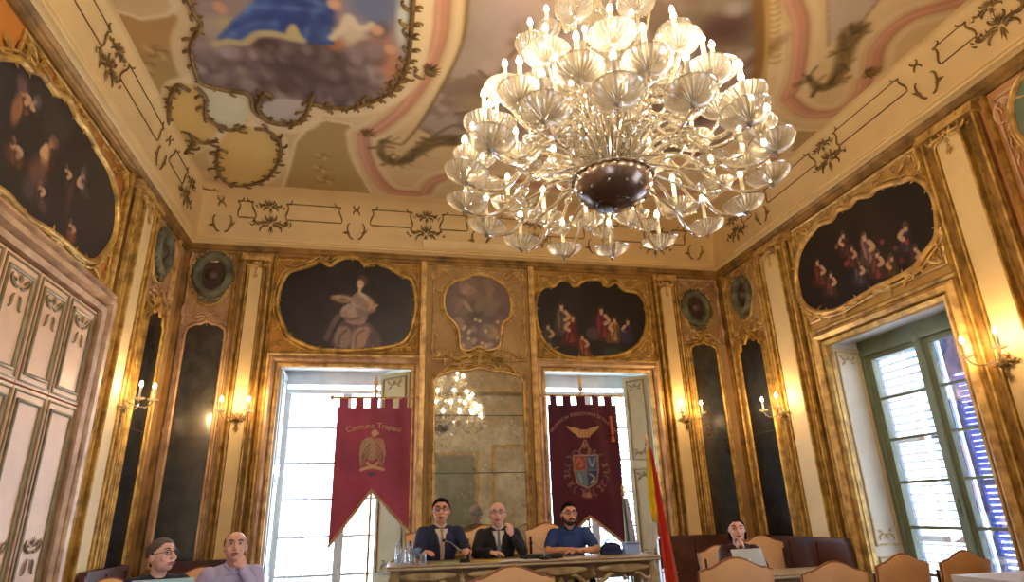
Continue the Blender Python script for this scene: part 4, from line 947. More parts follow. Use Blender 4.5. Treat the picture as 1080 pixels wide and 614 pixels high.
# raised rocaille over the wall panels
for nm, W, bays, m in [('trim_15', WB, [(-1.55, .42, 3.42, 4.7), (2.12, 3.8, 3.42, 4.65)], GOLD), ('trim_16', WB, [(.62, 1.92, 3.35, 4.72)], GOLDP), ('trim_17', WB, [(-2.5, -1.95, 3.75, 4.75), (4.28, 4.96, 3.68, 4.7)], GOLDR),
                       ('trim_18', WL, [(4.0, 5.95, 3.4, 4.7)], GOLD), ('trim_19', WR, [(4.25, 6.2, 3.45, 4.7), (7.06, 7.85, 3.7, 4.7)], GOLDP), ('trim_20', WR, [(2.7, 3.45, 2.0, 4.65)], GOLDR), ('trim_21', WL, [(6.86, 7.6, 3.8, 4.7)], GOLDR)]:
    b = MB(W); r = random.Random(int(nm[-2:])*7)
    for (a, c, z0, z1) in bays:
        um = (a+c)/2; hw = (c-a)/2
        b.sweep([(a, z0), (a, z1), (c, z1), (c, z0)], [(0, 0), (0, .018), (-.012, .026), (-.024, .016), (-.024, 0)], True)
        for s in (1, -1):
            for (vv, sv) in ((z1, -1), (z0, 1)):
                x = um+s*(hw-.05)
                scroll(b, x, vv+sv*.06, .3, (PI if s > 0 else 0)+s*sv*-.25, 'S', s*sv, .014, .02); scroll(b, x, vv+sv*.08, .24, sv*PI/2, 'C', s*sv, .013, .02); shell(b, x-s*.03, vv+sv*.07, .1, math.atan2(sv, -s), .02, 6, 1.8)
                for q in range(4): leaf(b, x-s*(.08+.07*q), vv+sv*(.1-.015*q), .07, r.uniform(0, 6), .3, .018, 0, .6)
        for k in range(int(hw*2/.16)):
            u = a+.1+k*.16; 
            for vv, sv in ((z1-.05, -1), (z0+.05, 1)): scroll(b, u, vv, .12, r.uniform(-.5, .5)+(PI if r.random() < .5 else 0), r.choice('CS'), sv, .008, .015)
        for k in range(int((z1-z0)/.17)):
            for x in (a+.05, c-.05): scroll(b, x, z0+.1+k*.17, .13, PI/2+r.uniform(-.4, .4), r.choice('CS'), r.choice((1, -1)), .008, .015)
    struct(b.build(nm, m))

# ---------------------------------------------------------------- banners
def text_geo(body, size):
    cu = bpy.data.curves.new('tmp_text', 'FONT'); cu.body = body; cu.size = size; cu.extrude = 0; o = bpy.data.objects.new('tmp_text', cu); COL.objects.link(o)
    dg = bpy.context.evaluated_depsgraph_get(); me = o.evaluated_get(dg).to_mesh(); vs = [tuple(v.co) for v in me.vertices]; fs = [tuple(p.vertices) for p in me.polygons]
    o.evaluated_get(dg).to_mesh_clear(); bpy.data.objects.remove(o); bpy.data.curves.remove(cu); return vs, fs
VEL = mat('velvet', (0, 0, 0), .85, 0, .1, 8, attr=True, sheen=.15); FRG = mat('gold_fringe', (190, 150, 96), .6, .2, .2, 30); EMB = mat('gold_thread', (196, 160, 110), .5, .3, .15, 20)
def banner(xl, xr, zt, apex, zl, zr, Y, base, words, tsize, arch, ty, paint, label, folds, txt_mat, cord=False):
    """xl..xr width, zt top of cloth, apex/zl/zr lower edge heights"""
    w = xr-xl; xm = (xl+xr)/2
    def WBN(u, v, d):
        return (u, Y-d-.02*np.sin((u-xl)/w*folds*2*PI+.6*v)-.012*np.sin(u*23+v*3), v)
    loc = Vector((xm, Y, 0)); root = empty('banner', loc); inv = Matrix.Translation(-loc)
    lo = lambda u: np.where(u < xm, zl+(apex-zl)*(u-xl)/(w/2), zr+(apex-zr)*(xr-u)/(w/2))
    cv = Canvas(xl, xr, min(zl, zr), zt+.12, .011, base); cv.cloud(tuple(k*.78 for k in base), 1.6, 5, .45, .6, .5)
    paint(cv, xm, zt, w)
    tabs = (cv.V <= zt)
    nt = 5
    for k in range(nt):
        a = xl+w*(k+.12)/nt; tabs |= (cv.U > a) & (cv.U < a+w/nt*.62)
    keep = (cv.V > lo(cv.U)) & tabs
    o = cv.mesh('banner_cloth', WBN, VEL, 0, keep, root); o.matrix_parent_inverse = inv
    sd = o.modifiers.new('thickness', 'SOLIDIFY'); sd.thickness = .006
    b = MB(lambda *q: tuple(float(k) for k in WBN(*q)))
    n = 18; L1 = [(xl+(xm-xl)*i/n, zl+(apex-zl)*i/n) for i in range(n+1)]; L2 = [(xm+(xr-xm)*i/n, apex+(zr-apex)*i/n) for i in range(n+1)]
    tube_map(b, L1+L2[1:], .018, .004, 0, 5)
    for p in L1+L2: leaf(b, p[0], p[1], .05, -PI/2, .25, .004, 0, 0)
    part(b, 'gold_fringe', FRG, root, loc)
    # lettering follows an arch
    b = MB(lambda *q: tuple(float(k) for k in WBN(*q))); vs, fs = text_geo(words, tsize); x0 = min(p[0] for p in vs); x1 = max(p[0] for p in vs)
    R = arch; vs2 = []
    for p in vs:
        s = p[0]-(x0+x1)/2; a = s/R; rr = R+p[1]; vs2.append((xm+rr*math.sin(a), ty-R+rr*math.cos(a), .012))
    b.add(vs2, fs); part(b, 'lettering', txt_mat, root, loc, 0)
    b = MB(); b.tube([(xl-.06, Y, zt+.12), (xr+.06, Y, zt+.12)], .014, 8)
    for x in (xl-.07, xr+.07): b.ell((x, Y, zt+.12), .028)
    part(b, 'crossbar', GOLDP, root, loc)
    b = MB(); b.tube([(xm, Y+.03, .21), (xm, Y+.03, zt+.2)], .015, 8); b.lathe([(0, 0), (.03, .01), (.035, .04), (.012, .07), (.02, .1), (.028, .13), (.018, .17), (.006, .22), (0, .24)], 10, Matrix.Translation((xm, Y+.03, zt+.18)))
    b.lathe([(0, 0), (.2, 0), (.2, .03), (.05, .05), (.03, .1), (0, .1)], 16, Matrix.Translation((xm, Y+.03, .2)))
    part(b, 'standing_pole', GOLDP, root, loc)
    if cord:
        b = MB(); x = xr-.12; b.tube([(x, Y-.05, zt-.16), (x+.01, Y-.06, zt-.4)], .02, 6); b.lathe([(0, 0), (.03, .01), (.02, .08), (0, .09)], 8, Matrix.Translation((x+.01, Y-.06, zt-.5)))
        part(b, 'tassel_cord', mat('orange_cord', (196, 96, 50), .7, 0, .2, 20), root, loc)
    tag(root, label, 'banner', None); return root
def eagle_l(cv, xm, zt, w):
    z = zt-.5; col = (168, 140, 104); dk = (104, 66, 60)
    cv.blob(xm-.02, z, .09, .16, .1, col, .95, .25)
    cv.poly([(xm-.03, z+.12), (xm-.13, z+.1), (xm-.16, z-.05), (xm-.13, z-.2), (xm-.07, z-.1)], col, .95, True); cv.poly([(xm+.02, z+.12), (xm+.12, z+.1), (xm+.15, z-.05), (xm+.12, z-.2), (xm+.05, z-.1)], (176, 128, 104), .95, True)
    cv.blob(xm+.01, z+.19, .045, .05, 0, (206, 168, 120), 1, .3); cv.poly([(xm+.04, z+.2), (xm+.085, z+.185), (xm+.04, z+.17)], (206, 168, 120))
    for s in (-1, 1):
        for k in range(3): cv.stroke([(xm+s*.04, z+.06-.05*k), (xm+s*.1, z-.02-.06*k), (xm+s*.12, z-.1-.04*k)], .012, dk, .8)
    cv.stroke([(xm-.06, z-.16), (xm, z-.2), (xm+.06, z-.16)], .03, (190, 156, 110)); cv.stroke([(xm-.13, z-.24), (xm, z-.21), (xm+.13, z-.24)], .035, (200, 168, 120)); cv.blob(xm, z-.29, .06, .035, 0, (96, 74, 92), .9, .3)
def arms_r(cv, xm, zt, w):
    g = (150, 116, 84); z = zt-.36
    cv.poly([(xm-.24, z+.1), (xm-.18, z+.07), (xm-.1, z+.06), (xm-.04, z+.03), (xm+.04, z+.03), (xm+.1, z+.06), (xm+.22, z+.08), (xm+.16, z+.02), (xm+.1, z-.02), (xm+.07, z-.07), (xm-.07, z-.07), (xm-.12, z-.02), (xm-.18, z+.03)], (186, 140, 84), 1)
    for k in range(4): cv.stroke([(xm-.06+.04*k, z+.03), (xm-.06+.04*k, z-.05)], .008, (120, 80, 50), .8)
    cv.stroke([(xm, z-.1), (xm-.05, z-.2), (xm-.08, z-.24)], .018, g); cv.stroke([(xm+.02, z-.1), (xm+.05, z-.2), (xm+.04, z-.26)], .018, g); cv.blob(xm, z-.17, .04, .04, 0, g, .8, .4)
    s = z-.48; W2 = .155; H2 = .19
    r = random.Random(6)
    for k in range(26):
        a = k/26*2*PI; c = (xm+.22*math.cos(a), s+.22*math.sin(a)-.02); cv.stroke(spiral(c[0], c[1], .11, a+r.uniform(-.6, .6), 'C', r.choice((1, -1)), .9, 10), .016, (120, 92, 88) if k % 2 else (146, 112, 86), .9, False)
    q = [(xm-W2, s+H2), (xm, s+H2), (xm, s), (xm-W2, s)]; cv.poly(q, (140, 70, 58)); cv.poly([(xm, s+H2), (xm+W2, s+H2), (xm+W2, s), (xm, s)], (70, 82, 108))
    cv.poly([(xm-W2, s), (xm, s), (xm, s-H2*1.15), (xm-W2*.8, s-H2*.8)], (96, 110, 116)); cv.poly([(xm, s), (xm+W2, s), (xm+W2*.8, s-H2*.8), (xm, s-H2*1.15)], (50, 62, 104))
    cv.stroke([(xm-W2, s+H2), (xm-W2, s), (xm-W2*.8, s-H2*.8), (xm, s-H2*1.15), (xm+W2*.8, s-H2*.8), (xm+W2, s), (xm+W2, s+H2)], .014, (166, 140, 104), 1, False, True); cv.stroke([(xm, s+H2), (xm, s-H2)], .008, (150, 130, 100)); cv.stroke([(xm-W2, s), (xm+W2, s)], .008, (150, 130, 100))
    cv.stroke([(xm-.12, s+.1), (xm-.09, s+.15), (xm-.05, s+.08), (xm-.09, s+.05)], .02, (196, 110, 70)); cv.stroke([(xm+.04, s+.15), (xm+.08, s+.05), (xm+.12, s+.15)], .018, (150, 156, 160)); cv.stroke([(xm+.04, s-.04), (xm+.1, s-.09), (xm+.05, s-.15), (xm+.11, s-.13)], .018, (176, 164, 116)); cv.stroke([(xm-.1, s-.04), (xm-.07, s-.14)], .02, (140, 150, 150))
    cv.blob(xm, s-.3, .07, .05, 0, (166, 126, 84), .8, .5)
pl_ = at_y(356, 431, 7.78); pr_ = at_y(434, 431, 7.78)
banner(pl_.x, pr_.x, at_y(395, 430, 7.78).z, at_y(395, 517, 7.78).z, at_y(349, 577, 7.78).z, at_y(431, 560, 7.78).z, 7.78, (160, 66, 84), 'Comune Trapani', .095, 1.1, at_y(395, 452, 7.78).z, eagle_l,
       'lighter crimson banner with a pale eagle and gold swallowtail fringe, left of the silver mirror', 2.0, EMB)
pl_ = at_y(577, 427, 7.78); pr_ = at_y(650, 427, 7.78)
banner(pl_.x, pr_.x, at_y(613, 427, 7.78).z, at_y(614, 545, 7.78).z, at_y(577, 585, 7.78).z, at_y(652, 577, 7.78).z, 7.78, (78, 10, 32), 'PROVINCIA REGIONALE DI TRAPANI', .062, .52, at_y(613, 438, 7.78).z, arms_r,
       'dark crimson banner with a quartered coat of arms, right of the silver mirror', 1.6, mat('dull_gold_thread', (176, 120, 104), .6, .1, .15, 20), True)
# ================================================================== CHANDELIER AND WALL LIGHTS
CG = glass_mat('blown_glass', (236, 230, 214), .5, .3, .14, milkc=(170, 162, 142))
CGA = glass_mat('arm_glass', (244, 238, 224), .5, .34, .1, milkc=(196, 186, 164))
PAN = glass_mat('ribbed_pan_glass', (240, 234, 220), .34, .6, .2, milkc=(166, 156, 136))
WAX = mat('candle_sleeve', (236, 222, 190), .5, 0, .05, 5)
BULB = emit_mat('lamp_glow', (255, 232, 200), 380)
SILV = mat('smoked_silver', (128, 108, 94), .24, .75, .2, 6)
def pan_mb(R, n=40, depth=.045):
    b = MB(); prof = [(.012, 0), (R*.3, .003), (R*.6, depth*.2), (R*.82, depth*.5), (R*.94, depth*.8), (R, depth)]
    vs = []; fs = []
    for i, (r, z) in enumerate(prof):
        for j in range(n):
            th = 2*PI*j/n; w = (1 if j % 2 else -1)*.0065*(r/R); sc = 1+(.02*math.cos(8*th) if i >= 4 else 0)
            vs.append((r*sc*math.cos(th), r*sc*math.sin(th), z+w))
    for i in range(len(prof)-1):
        for j in range(n): fs.append((i*n+j, i*n+(j+1) % n, (i+1)*n+(j+1) % n, (i+1)*n+j))
    b.add(vs, fs)
    k = 24; ring_ = [(R*1.0*math.cos(2*PI*i/k), R*1.0*math.sin(2*PI*i/k), depth) for i in range(k)]; b.tube(ring_, .004, 4, closed=True)
    return b
CH = Vector((1.24, 2.89, 0)); chand = empty('chandelier', (CH.x, CH.y, 3.02)); CZ = 3.02
tag(chand, 'huge many-armed clear glass chandelier with lit candle lamps hanging from the painted ceiling', 'chandelier')
# z values below are heights over CZ
b = MB(); b.lathe([(0, .0), (.07, .005), (.135, .03), (.19, .075), (.222, .13), (.228, .17), (.215, .2), (.15, .2), (0, .2)], 44); b.lathe([(.0, -.03), (.012, -.025), (.018, -.01), (.012, .005)], 12)
bowl = b.build('silvered_bowl', SILV, chand)
b = MB()
for k in range(28):
    a = k/28*2*PI; b.ell((.235*math.cos(a), .235*math.sin(a), .175), .016, None, 6, 4)
for k in range(14):
    a = k/14*2*PI; b.ell((.1*math.cos(a), .1*math.sin(a), .02), .008, None, 5, 4)
b.tube([(.235*math.cos(q/24*PI), .235*math.sin(q/24*PI), .175) for q in range(48)], .006, 5, closed=True); b.tube([(.1*math.cos(q/12*PI), .1*math.sin(q/12*PI), .02) for q in range(24)], .004, 5, closed=True); b.build('bead_ring', CG, chand)
b = MB()   # central stem: a chain of blown balusters
b.lathe([(.05, .2), (.12, .24), (.16, .3), (.12, .38), (.05, .42), (.04, .5), (.09, .56), (.11, .63), (.06, .7), (.035, .8), (.05, .9), (.1, .97), (.13, 1.05), (.08, 1.12), (.035, 1.2), (.05, 1.3), (.08, 1.36), (.04, 1.44), (.025, 1.6), (.04, 1.7), (.02, 1.8)], 20, wave=.06, wn=10)
b.build('central_stem', CG, chand)
b = MB(); b.tube([(0, 0, 1.7), (0, 0, ZT-CZ-.02)], .012, 8); b.lathe([(0, ZT-CZ), (.14, ZT-CZ), (.12, ZT-CZ-.05), (.03, ZT-CZ-.1), (0, ZT-CZ-.1)], 18); b.build('hanging_rod', GOLDP, chand)
# curling glass fronds rising from the hub
def frond(h, out, r0=.011, curl=1.0):
    b = MB(); pts = []; n = 14
    for i in range(n+1):
        t = i/n; pts.append((.09+out*t**1.6+.05*math.sin(t*PI*2)*curl, 0, .26+h*t-.12*max(0, t-.75)**1*4*(t-.75)*4*.25))
    b.tube(pts, [r0*(1.3-.9*i/n) for i in range(n+1)], 6, flat=.5)
    for i in range(2, n, 2):
        p = pts[i]
        for s in (1, -1): b.ell((p[0], s*.016, p[2]), (.006, .016, .014), None, 5, 4)
    b.ell(pts[-1], (.03, .02, .012), None, 8, 5)
    return b
def ringcopies(proto, n, ph=0.0, parent=chand):
    for k in range(n):
        o = proto if k == 0 else copy_tree(proto, parent)
        o.rotation_euler = (0, 0, ph+2*PI*k/n)
for (h, out, n, ph) in [(.62, .26, 14, .1), (.8, .12, 10, .35), (.38, .42, 16, .2)]:
    ringcopies(frond(h, out).build('glass_frond', CG, chand), n, ph)
b = MB()
for k in range(9):
    t = k/8; b.ell((.14+.05*t, 0, .12-.02*k*.3), .009+.003*(k % 2), None, 6, 4)
ringcopies(b.build('glass_bead_string', CG, chand), 12)
def arm(R, z0, z1, dip, Rp, name='lamp_arm', r0=.15, cz=.17):
    """arm leaves the hub at height z0, ends under a drip pan at radius R height z1"""
    b = MB(); pts = []; n = 18
    for i in range(n+1):
        t = i/n
        r = r0+(R-r0)*(1-(1-t)**1.25)
        z = z0+(z1-z0)*t**1.6+.11*math.sin(PI*min(1, t*1.7))*(1 if t < .6 else 1) - dip*math.sin(PI*max(0, (t-.35)/.65))
        pts.append((r, 0, z))
    pts.append((R, 0, z1+.0)); pts[-2] = (R-.005, 0, z1-.03)
    rs = [.0135-.0045*i/(n+1) for i in range(n+2)]
    b.tube(pts, rs, 8)
    q = pts[int(n*.45)]; b.ell(q, (.03, .018, .018), None, 8, 6)
    a = b.build(name, CGA, chand)
    p = pan_mb(Rp, 56, .06); p.lathe([(0, -.03), (.014, -.02), (.02, -.008), (.012, 0)], 10)
    po = p.build('drip_pan', PAN, a); po.location = (R, 0, z1); po.rotation_euler = (0, random.Random(int(R*99+z1*50)).uniform(-.32, .08), 0)
    c = MB(); c.lathe([(.012, .0), (.02, .012), (.034, .035), (.03, .05), (.038, .06)], 14, wave=.08, wn=7); co = c.build('candle_cup', CG, a); co.location = (R, 0, z1+.004)
    w = MB(); w.lathe([(0, .03), (.0125, .03), (.0125, .03+cz), (0, .03+cz)], 10); wo = w.build('candle_sleeve', WAX, a); wo.location = (R, 0, z1)
    l = MB(); l.lathe([(0, 0), (.009, .004), (.0155, .018), (.0125, .034), (.005, .05), (0, .056)], 10); lo = l.build('flame_lamp', BULB, a); lo.location = (R, 0, z1+.03+cz)
    return a
ringcopies(arm(.86, .20, .07, .10, .12, cz=.2), 16, .05)
ringcopies(arm(.80, .24, .27, .09, .12, cz=.2), 16, .05+PI/16)
ringcopies(arm(.66, .30, .56, .05, .12), 12, .22)
ringcopies(arm(.46, .50, .98, .08, .105), 8, .1)
ringcopies(arm(.34, 1.0, 1.36, .06, .085), 6, .4)
for (R_, z_, n_, ph) in [(.56, .08, 12, .3), (.45, .5, 10, .1)]:   # blown flower cups between the arms, no lamp
    b = pan_mb(.075, 24, .05); b.tube([(0, 0, 0), (-.03, 0, -.03), (-.12, 0, .02), (-R_+.16, 0, .16)], [.006, .007, .008, .009], 6)
    o = b.build('glass_flower', CG, chand)
    for v in o.data.vertices: v.co.x += R_; v.co.z += z_
    ringcopies(o, n_, ph)

# wall lights
def sconce(W, u, v, label, arms=((-.15, .0), (.15, .0)), zl=.0):
    loc = Vector(W(u, v-.18, 0)); root = empty('wall_sconce', loc)
    b = MB(W); r = random.Random(int(u*31)); d0 = .1
    ornament(b, u, v-.02, .13, .16, r, .012, d0); shell(b, u, v-.1, .09, -PI/2, d0, 5, 1.4); b.ell((u, v, d0), (.045, .06, .03)) ; part(b, 'carved_backplate', OLIVE, root, loc)
    for (du, dz) in arms:
        n = 10; pts = []
        for i in range(n+1):
            t = i/n; pts.append((u+du*(t**.8), v-.07*math.sin(PI*t*.9)+.05*t+dz, d0+.02+.17*math.sin(t*PI/2)))
        b = MB(lambda *q: W(*q)); b.tube(pts, .008, 7); a = part(b, 'glass_arm', CGA, root, loc)
        e = pts[-1]
        for nm, prof, m, zz, nn in [('drip_pan', [(.01, 0), (.03, .004), (.05, .015), (.056, .026)], PAN, 0, 24), ('candle_sleeve', [(0, .0), (.0115, .0), (.0115, .12), (0, .12)], WAX, .01, 10), ('flame_lamp', [(0, 0), (.01, .005), (.017, .02), (.013, .038), (.005, .056), (0, .06)], BULB2, .13, 10)]:
            b = MB(); p = Vector(W(e[0], e[1]+zz, e[2])); b.lathe(prof, nn, Matrix.Translation(p)); o = b.build(nm, m, a)
    tag(root, label, 'wall lamp'); return root
BULB2 = emit_mat('sconce_glow', (255, 214, 156), 520)
sconce(WB, -1.69, 2.58, 'two-lamp gilt and glass sconce on the back wall left of the crimson banners')
sconce(WB, 4.14, 2.58, 'two-lamp gilt and glass sconce on the back wall right of the crimson banners')
sconce(WL, 6.62, 2.5, 'gilt and glass sconce on the left wall pilaster', ((-.16, .0), (.2, .05)))
sconce(WR, 6.85, 2.5, 'two-lamp gilt and glass sconce on the right wall between mirror and window')
sconce(WR, 3.95, 2.47, 'two-lamp gilt and glass sconce on the right wall at the edge, past the window', ((-.15, .02), (.15, .02)))
# ================================================================== FURNITURE
LEATH = mat('peach_leather', (238, 186, 128), .42, 0, .07, 4, .08, 60, coat=.1); DWOOD = mat('dark_chair_wood', (58, 34, 22), .35, 0, .2, 8)
TCREAM = mat('painted_table_cream', (188, 166, 118), .5, .05, .15, 8, .2, 30, col2=(136, 112, 66)); TTOP = mat('veined_table_top', (196, 176, 140), .3, 0, .14, 7)
b = MB(); b.box((-.5, 5.9, 0), (3.5, YB-.02, .2)); b.box((-.54, 5.86, .17), (3.54, YB-.02, .2)); o = b.build('platform', WALNUT); struct(o); o.name = 'floor_platform'

def chair(label=None):
    """armchair facing +y, origin on the floor under the seat"""
    root = empty('armchair')
    W2 = .265; n = 22
    def back_outline(u):   # u -1..1 -> top height: centre hump, dipping shoulders, square corner
        a = abs(u); return 1.02+.065*math.cos(min(1, a/.72)*PI/2)**1.3-(.012 if a > .9 else 0)
    b = MB(); vs = []; fs = []; rows = 12
    tilt = .12
    for side in (0, 1):
        for j in range(rows+1):
            for i in range(n+1):
                u = -1+2*i/n; zt = back_outline(u); z = .52+(zt-.52)*j/rows; x = u*(W2-.025*(1-j/rows))
                puff = .03*(1-u**4)*(1-(2*j/rows-1)**4); y = -.24-tilt*(z-.5)+(.022+puff if side else -.022-puff*.8)
                vs.append((x, y, z))
    N1 = (rows+1)*(n+1)
    for side in (0, 1):
        for j in range(rows):
            for i in range(n):
                a = side*N1+j*(n+1)+i; q = (a, a+1, a+n+2, a+n+1); fs.append(q if side else tuple(reversed(q)))
    for i in range(n): fs.append((i, i+1, N1+i+1, N1+i)); a = rows*(n+1)+i; fs.append((a, N1+a, N1+a+1, a+1))
    for j in range(rows):
        a = j*(n+1); fs.append((a, N1+a, N1+a+n+1, a+n+1)); a += n; fs.append((a, a+n+1, N1+a+n+1, N1+a))
    b.add(vs, fs); b.build('backrest', LEATH, root)
    b = MB(); pts = [(-(W2-.025), -.24-tilt*.02, .52)]
    pts += [((-1)*(W2-.012), -.24-tilt*.3, .8)]
    for i in range(n+1):
        u = -1+2*i/n; z = back_outline(u); pts.append((u*W2, -.24-tilt*(z-.5), z+.004))
    pts += [(W2-.012, -.24-tilt*.3, .8), (W2-.025, -.24, .52)]
    b.tube(pts, .009, 6); b.build('nailed_piping', mat('leather_piping', (150, 96, 52), .4, 0, .2, 60), root)
    b = MB(); b.box((-.25, -.24, .40), (.25, .26, .44)); o = b.build('seat_frame', DWOOD, root)
    b = MB(); vs = []; fs = []; k = 10
    for j in range(k+1):
        for i in range(k+1):
            x = -1+2*i/k; y = -1+2*j/k; vs.append((x*.255, .01+y*.25, .45+.045*(1-x**4)*(1-y**4)))
    for j in range(k):
        for i in range(k): a = j*(k+1)+i; fs.append((a, a+1, a+k+2, a+k+1))
    b.add(vs, fs); b.box((-.255, -.24, .435), (.255, .26, .452)); b.build('seat', LEATH, root)
    for sx in (-1, 1):
        for sy in (-1, 1):
            b = MB(); x = sx*.22; y = sy*.21+.01
            if sy > 0: b.tube([(x, y, .42), (x+sx*.012, y+.02, .32), (x, y+.005, .15), (x+sx*.01, y+.03, .02), (x+sx*.01, y+.035, 0)], [.028, .03, .018, .014, .02], 8)
            else: b.tube([(x, y-.02, .95), (x, y, .5), (x, y, .42), (x, y-.03, .2), (x, y-.07, 0)], [.014, .018, .022, .018, .016], 8)
            b.build('leg', DWOOD, root)
        b = MB(); x = sx*.265; b.tube([(x, -.28, .72), (x+sx*.01, -.1, .7), (x+sx*.015, .08, .685), (x+sx*.01, .13, .66), (x, .12, .56), (x-sx*.02, .1, .43)], [.014, .016, .02, .022, .016, .018], 8)
        b.ell((x+sx*.012, -.05, .712), (.02, .09, .016)); b.build('armrest', DWOOD, root)
    return root
CHAIRS = [  # x, y of the chair, facing, floor height, scale, label, group
    (.87, 4.6, 0.02, 0, 1.06, 'peach leather armchair seen from behind, alone before the middle of the long table'),
    (2.40, 4.42, -.06, 0, 1.0, 'peach leather armchair seen from behind, in front of the open laptop'),
    (3.22, 4.5, -.05, 0, .94, 'peach leather armchair seen from behind, next to the open laptop desk on its window side'),
    (3.95, 4.72, .1, 0, .95, 'peach leather armchair before the tall green-framed window, farther from the white side table'),
    (4.53, 4.72, .1, 0, .95, 'peach leather armchair before the tall green-framed window, next to the white side table'),
    (4.38, 6.62, PI, 0, 1.0, 'empty peach leather armchair facing out behind the desk with the open laptop'),
    (-1.95, 5.72, PI+.5, 0, .93, 'peach leather armchair under the man in navy with a laptop'),
    (-1.42, 6.2, PI+.35, 0, .95, 'peach leather armchair under the man in the pale lilac shirt'),
    (.60, 7.28, PI, .2, 1.0, 'peach leather armchair under the man in the navy suit behind the long table'),
    (1.25, 7.28, PI, .2, 1.0, 'peach leather armchair under the grey-haired man in the black suit'),
    (1.99, 7.28, PI, .2, 1.0, 'peach leather armchair under the bearded man in the blue polo shirt'),
    (3.80, 6.62, PI, 0, .92, 'peach leather armchair under the woman with clasped hands'),
]
ch0 = chair()
for i, (x, y, rz, z, s, lb) in enumerate(CHAIRS):
    o = ch0 if i == 0 else copy_tree(ch0)
    o.location = (x, y, z); o.rotation_euler = (0, 0, rz); o.scale = (s, s, s if s < 1 else 1.0); tag(o, lb, 'chair', 'peach leather armchairs')

# long carved table on the platform
def carved_table(name, x0, x1, y0, y1, zt, zf, label, rz=0, seed=3, M=TCREAM):
    cx, cy_ = (x0+x1)/2, (y0+y1)/2; root = empty(name, (cx, cy_, zf), rz); w, dp, h = (x1-x0)/2, (y1-y0)/2, zt-zf
    Wf = lambda u, v, d: (u, -dp+.04-d, v)
    b = MB(lambda u, v, d: (u, v, d)); q = [(-w, -dp), (w, -dp), (w, dp), (-w, dp)]
    for i in range(4): q[i] = (q[i][0], q[i][1])
    b.sweep(q, [(.06, h-.045), (.0, h-.045), (-.01, h-.035), (-.006, h-.02), (-.02, h-.006), (-.012, h), (.06, h)], True); b.box((-w+.02, -dp+.02, h-.04), (w-.02, dp-.02, h-.001)); b.build('table_top', TTOP if M is TCREAM else M, root)
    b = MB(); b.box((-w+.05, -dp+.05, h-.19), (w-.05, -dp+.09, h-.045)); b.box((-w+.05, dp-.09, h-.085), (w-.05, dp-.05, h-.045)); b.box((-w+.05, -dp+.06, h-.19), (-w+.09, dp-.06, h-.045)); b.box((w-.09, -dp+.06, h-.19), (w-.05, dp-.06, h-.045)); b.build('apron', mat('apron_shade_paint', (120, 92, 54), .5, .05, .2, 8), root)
    r = random.Random(seed); b = MB(Wf)
    n = max(2, int(round((x1-x0)/.62)))
    for k in range(n):
        u = -w+.05+(2*w-.1)*(k+.5)/n; hw = (2*w-.1)/n*.42
        pts = [(u-hw, h-.1), (u-hw*.7, h-.075), (u, h-.068), (u+hw*.7, h-.075), (u+hw, h-.1), (u+hw*.6, h-.14), (u, h-.155), (u-hw*.6, h-.14)]
        P = smooth_pts(pts, True, 3); b.add([(p[0], p[1], .012) for p in P]+[(u+(p[0]-u)*.7, h-.11+(p[1]-h+.11)*.6, .035) for p in P], [(i, (i+1) % len(P), len(P)+(i+1) % len(P), len(P)+i) for i in range(len(P))]+[tuple(range(len(P), 2*len(P)))])
        for s in (1, -1): scroll(b, u+s*hw*.4, h-.16, .2, (-.2 if s > 0 else PI+.2), 'S', s, .018, .02, 1, 12)
        shell(b, u, h-.18, .08, -PI/2, .02, 7, 2)
        if k: uu = -w+.05+(2*w-.1)*k/n; shell(b, uu, h-.13, .07, PI/2, .02, 5, 1.6); mb_ball(b, uu, h-.15, .03, .02)
    b.build('carved_apron_scrolls', M, root)
    for sx in (-1, 1):
        for sy in (-1, 1):
            b = MB(); x = sx*(w-.09); y = sy*(dp-.09); b.tube([(x+sx*.02, y+sy*.02, h-.05), (x+sx*.04, y+sy*.03, h-.16), (x+sx*.01, y+sy*.01, h*.55), (x-sx*.02, y-sy*.02, h*.25), (x+sx*.01, y+sy*.01, .05), (x+sx*.03, y+sy*.03, 0)], [.05, .055, .035, .022, .03, .04], 10)
            b.lathe([(0, 0), (.03, .01), (.035, .05), (.02, .1)], 8, Matrix.Translation((x+sx*.03, y+sy*.04, h-.2))); b.build('leg', M, root)
    for x in np.arange(-w+.9, w-.6, .9):
        b = MB(); b.tube([(x, -dp+.09, h-.12), (x, -dp+.12, h*.5), (x, -dp+.08, 0)], [.05, .025, .04], 10); b.build('leg', M, root)
    return tag(root, label, 'table')
tb = carved_table('carved_table', .14, 2.86, 6.42, 7.02, .965, .2, 'long cream carved table with scrolled apron on the platform, three men seated behind it', math.radians(-2.5))
carved_table('writing_desk', 3.45, 4.55, 5.72, 6.18, .80, 0, 'cream painted desk under the open laptop, near the right corner', 0, 5)
carved_table('writing_desk', -2.05, -.75, 4.75, 5.3, .80, 0, 'cream painted desk of the two men seated at the left wall', 0, 6)

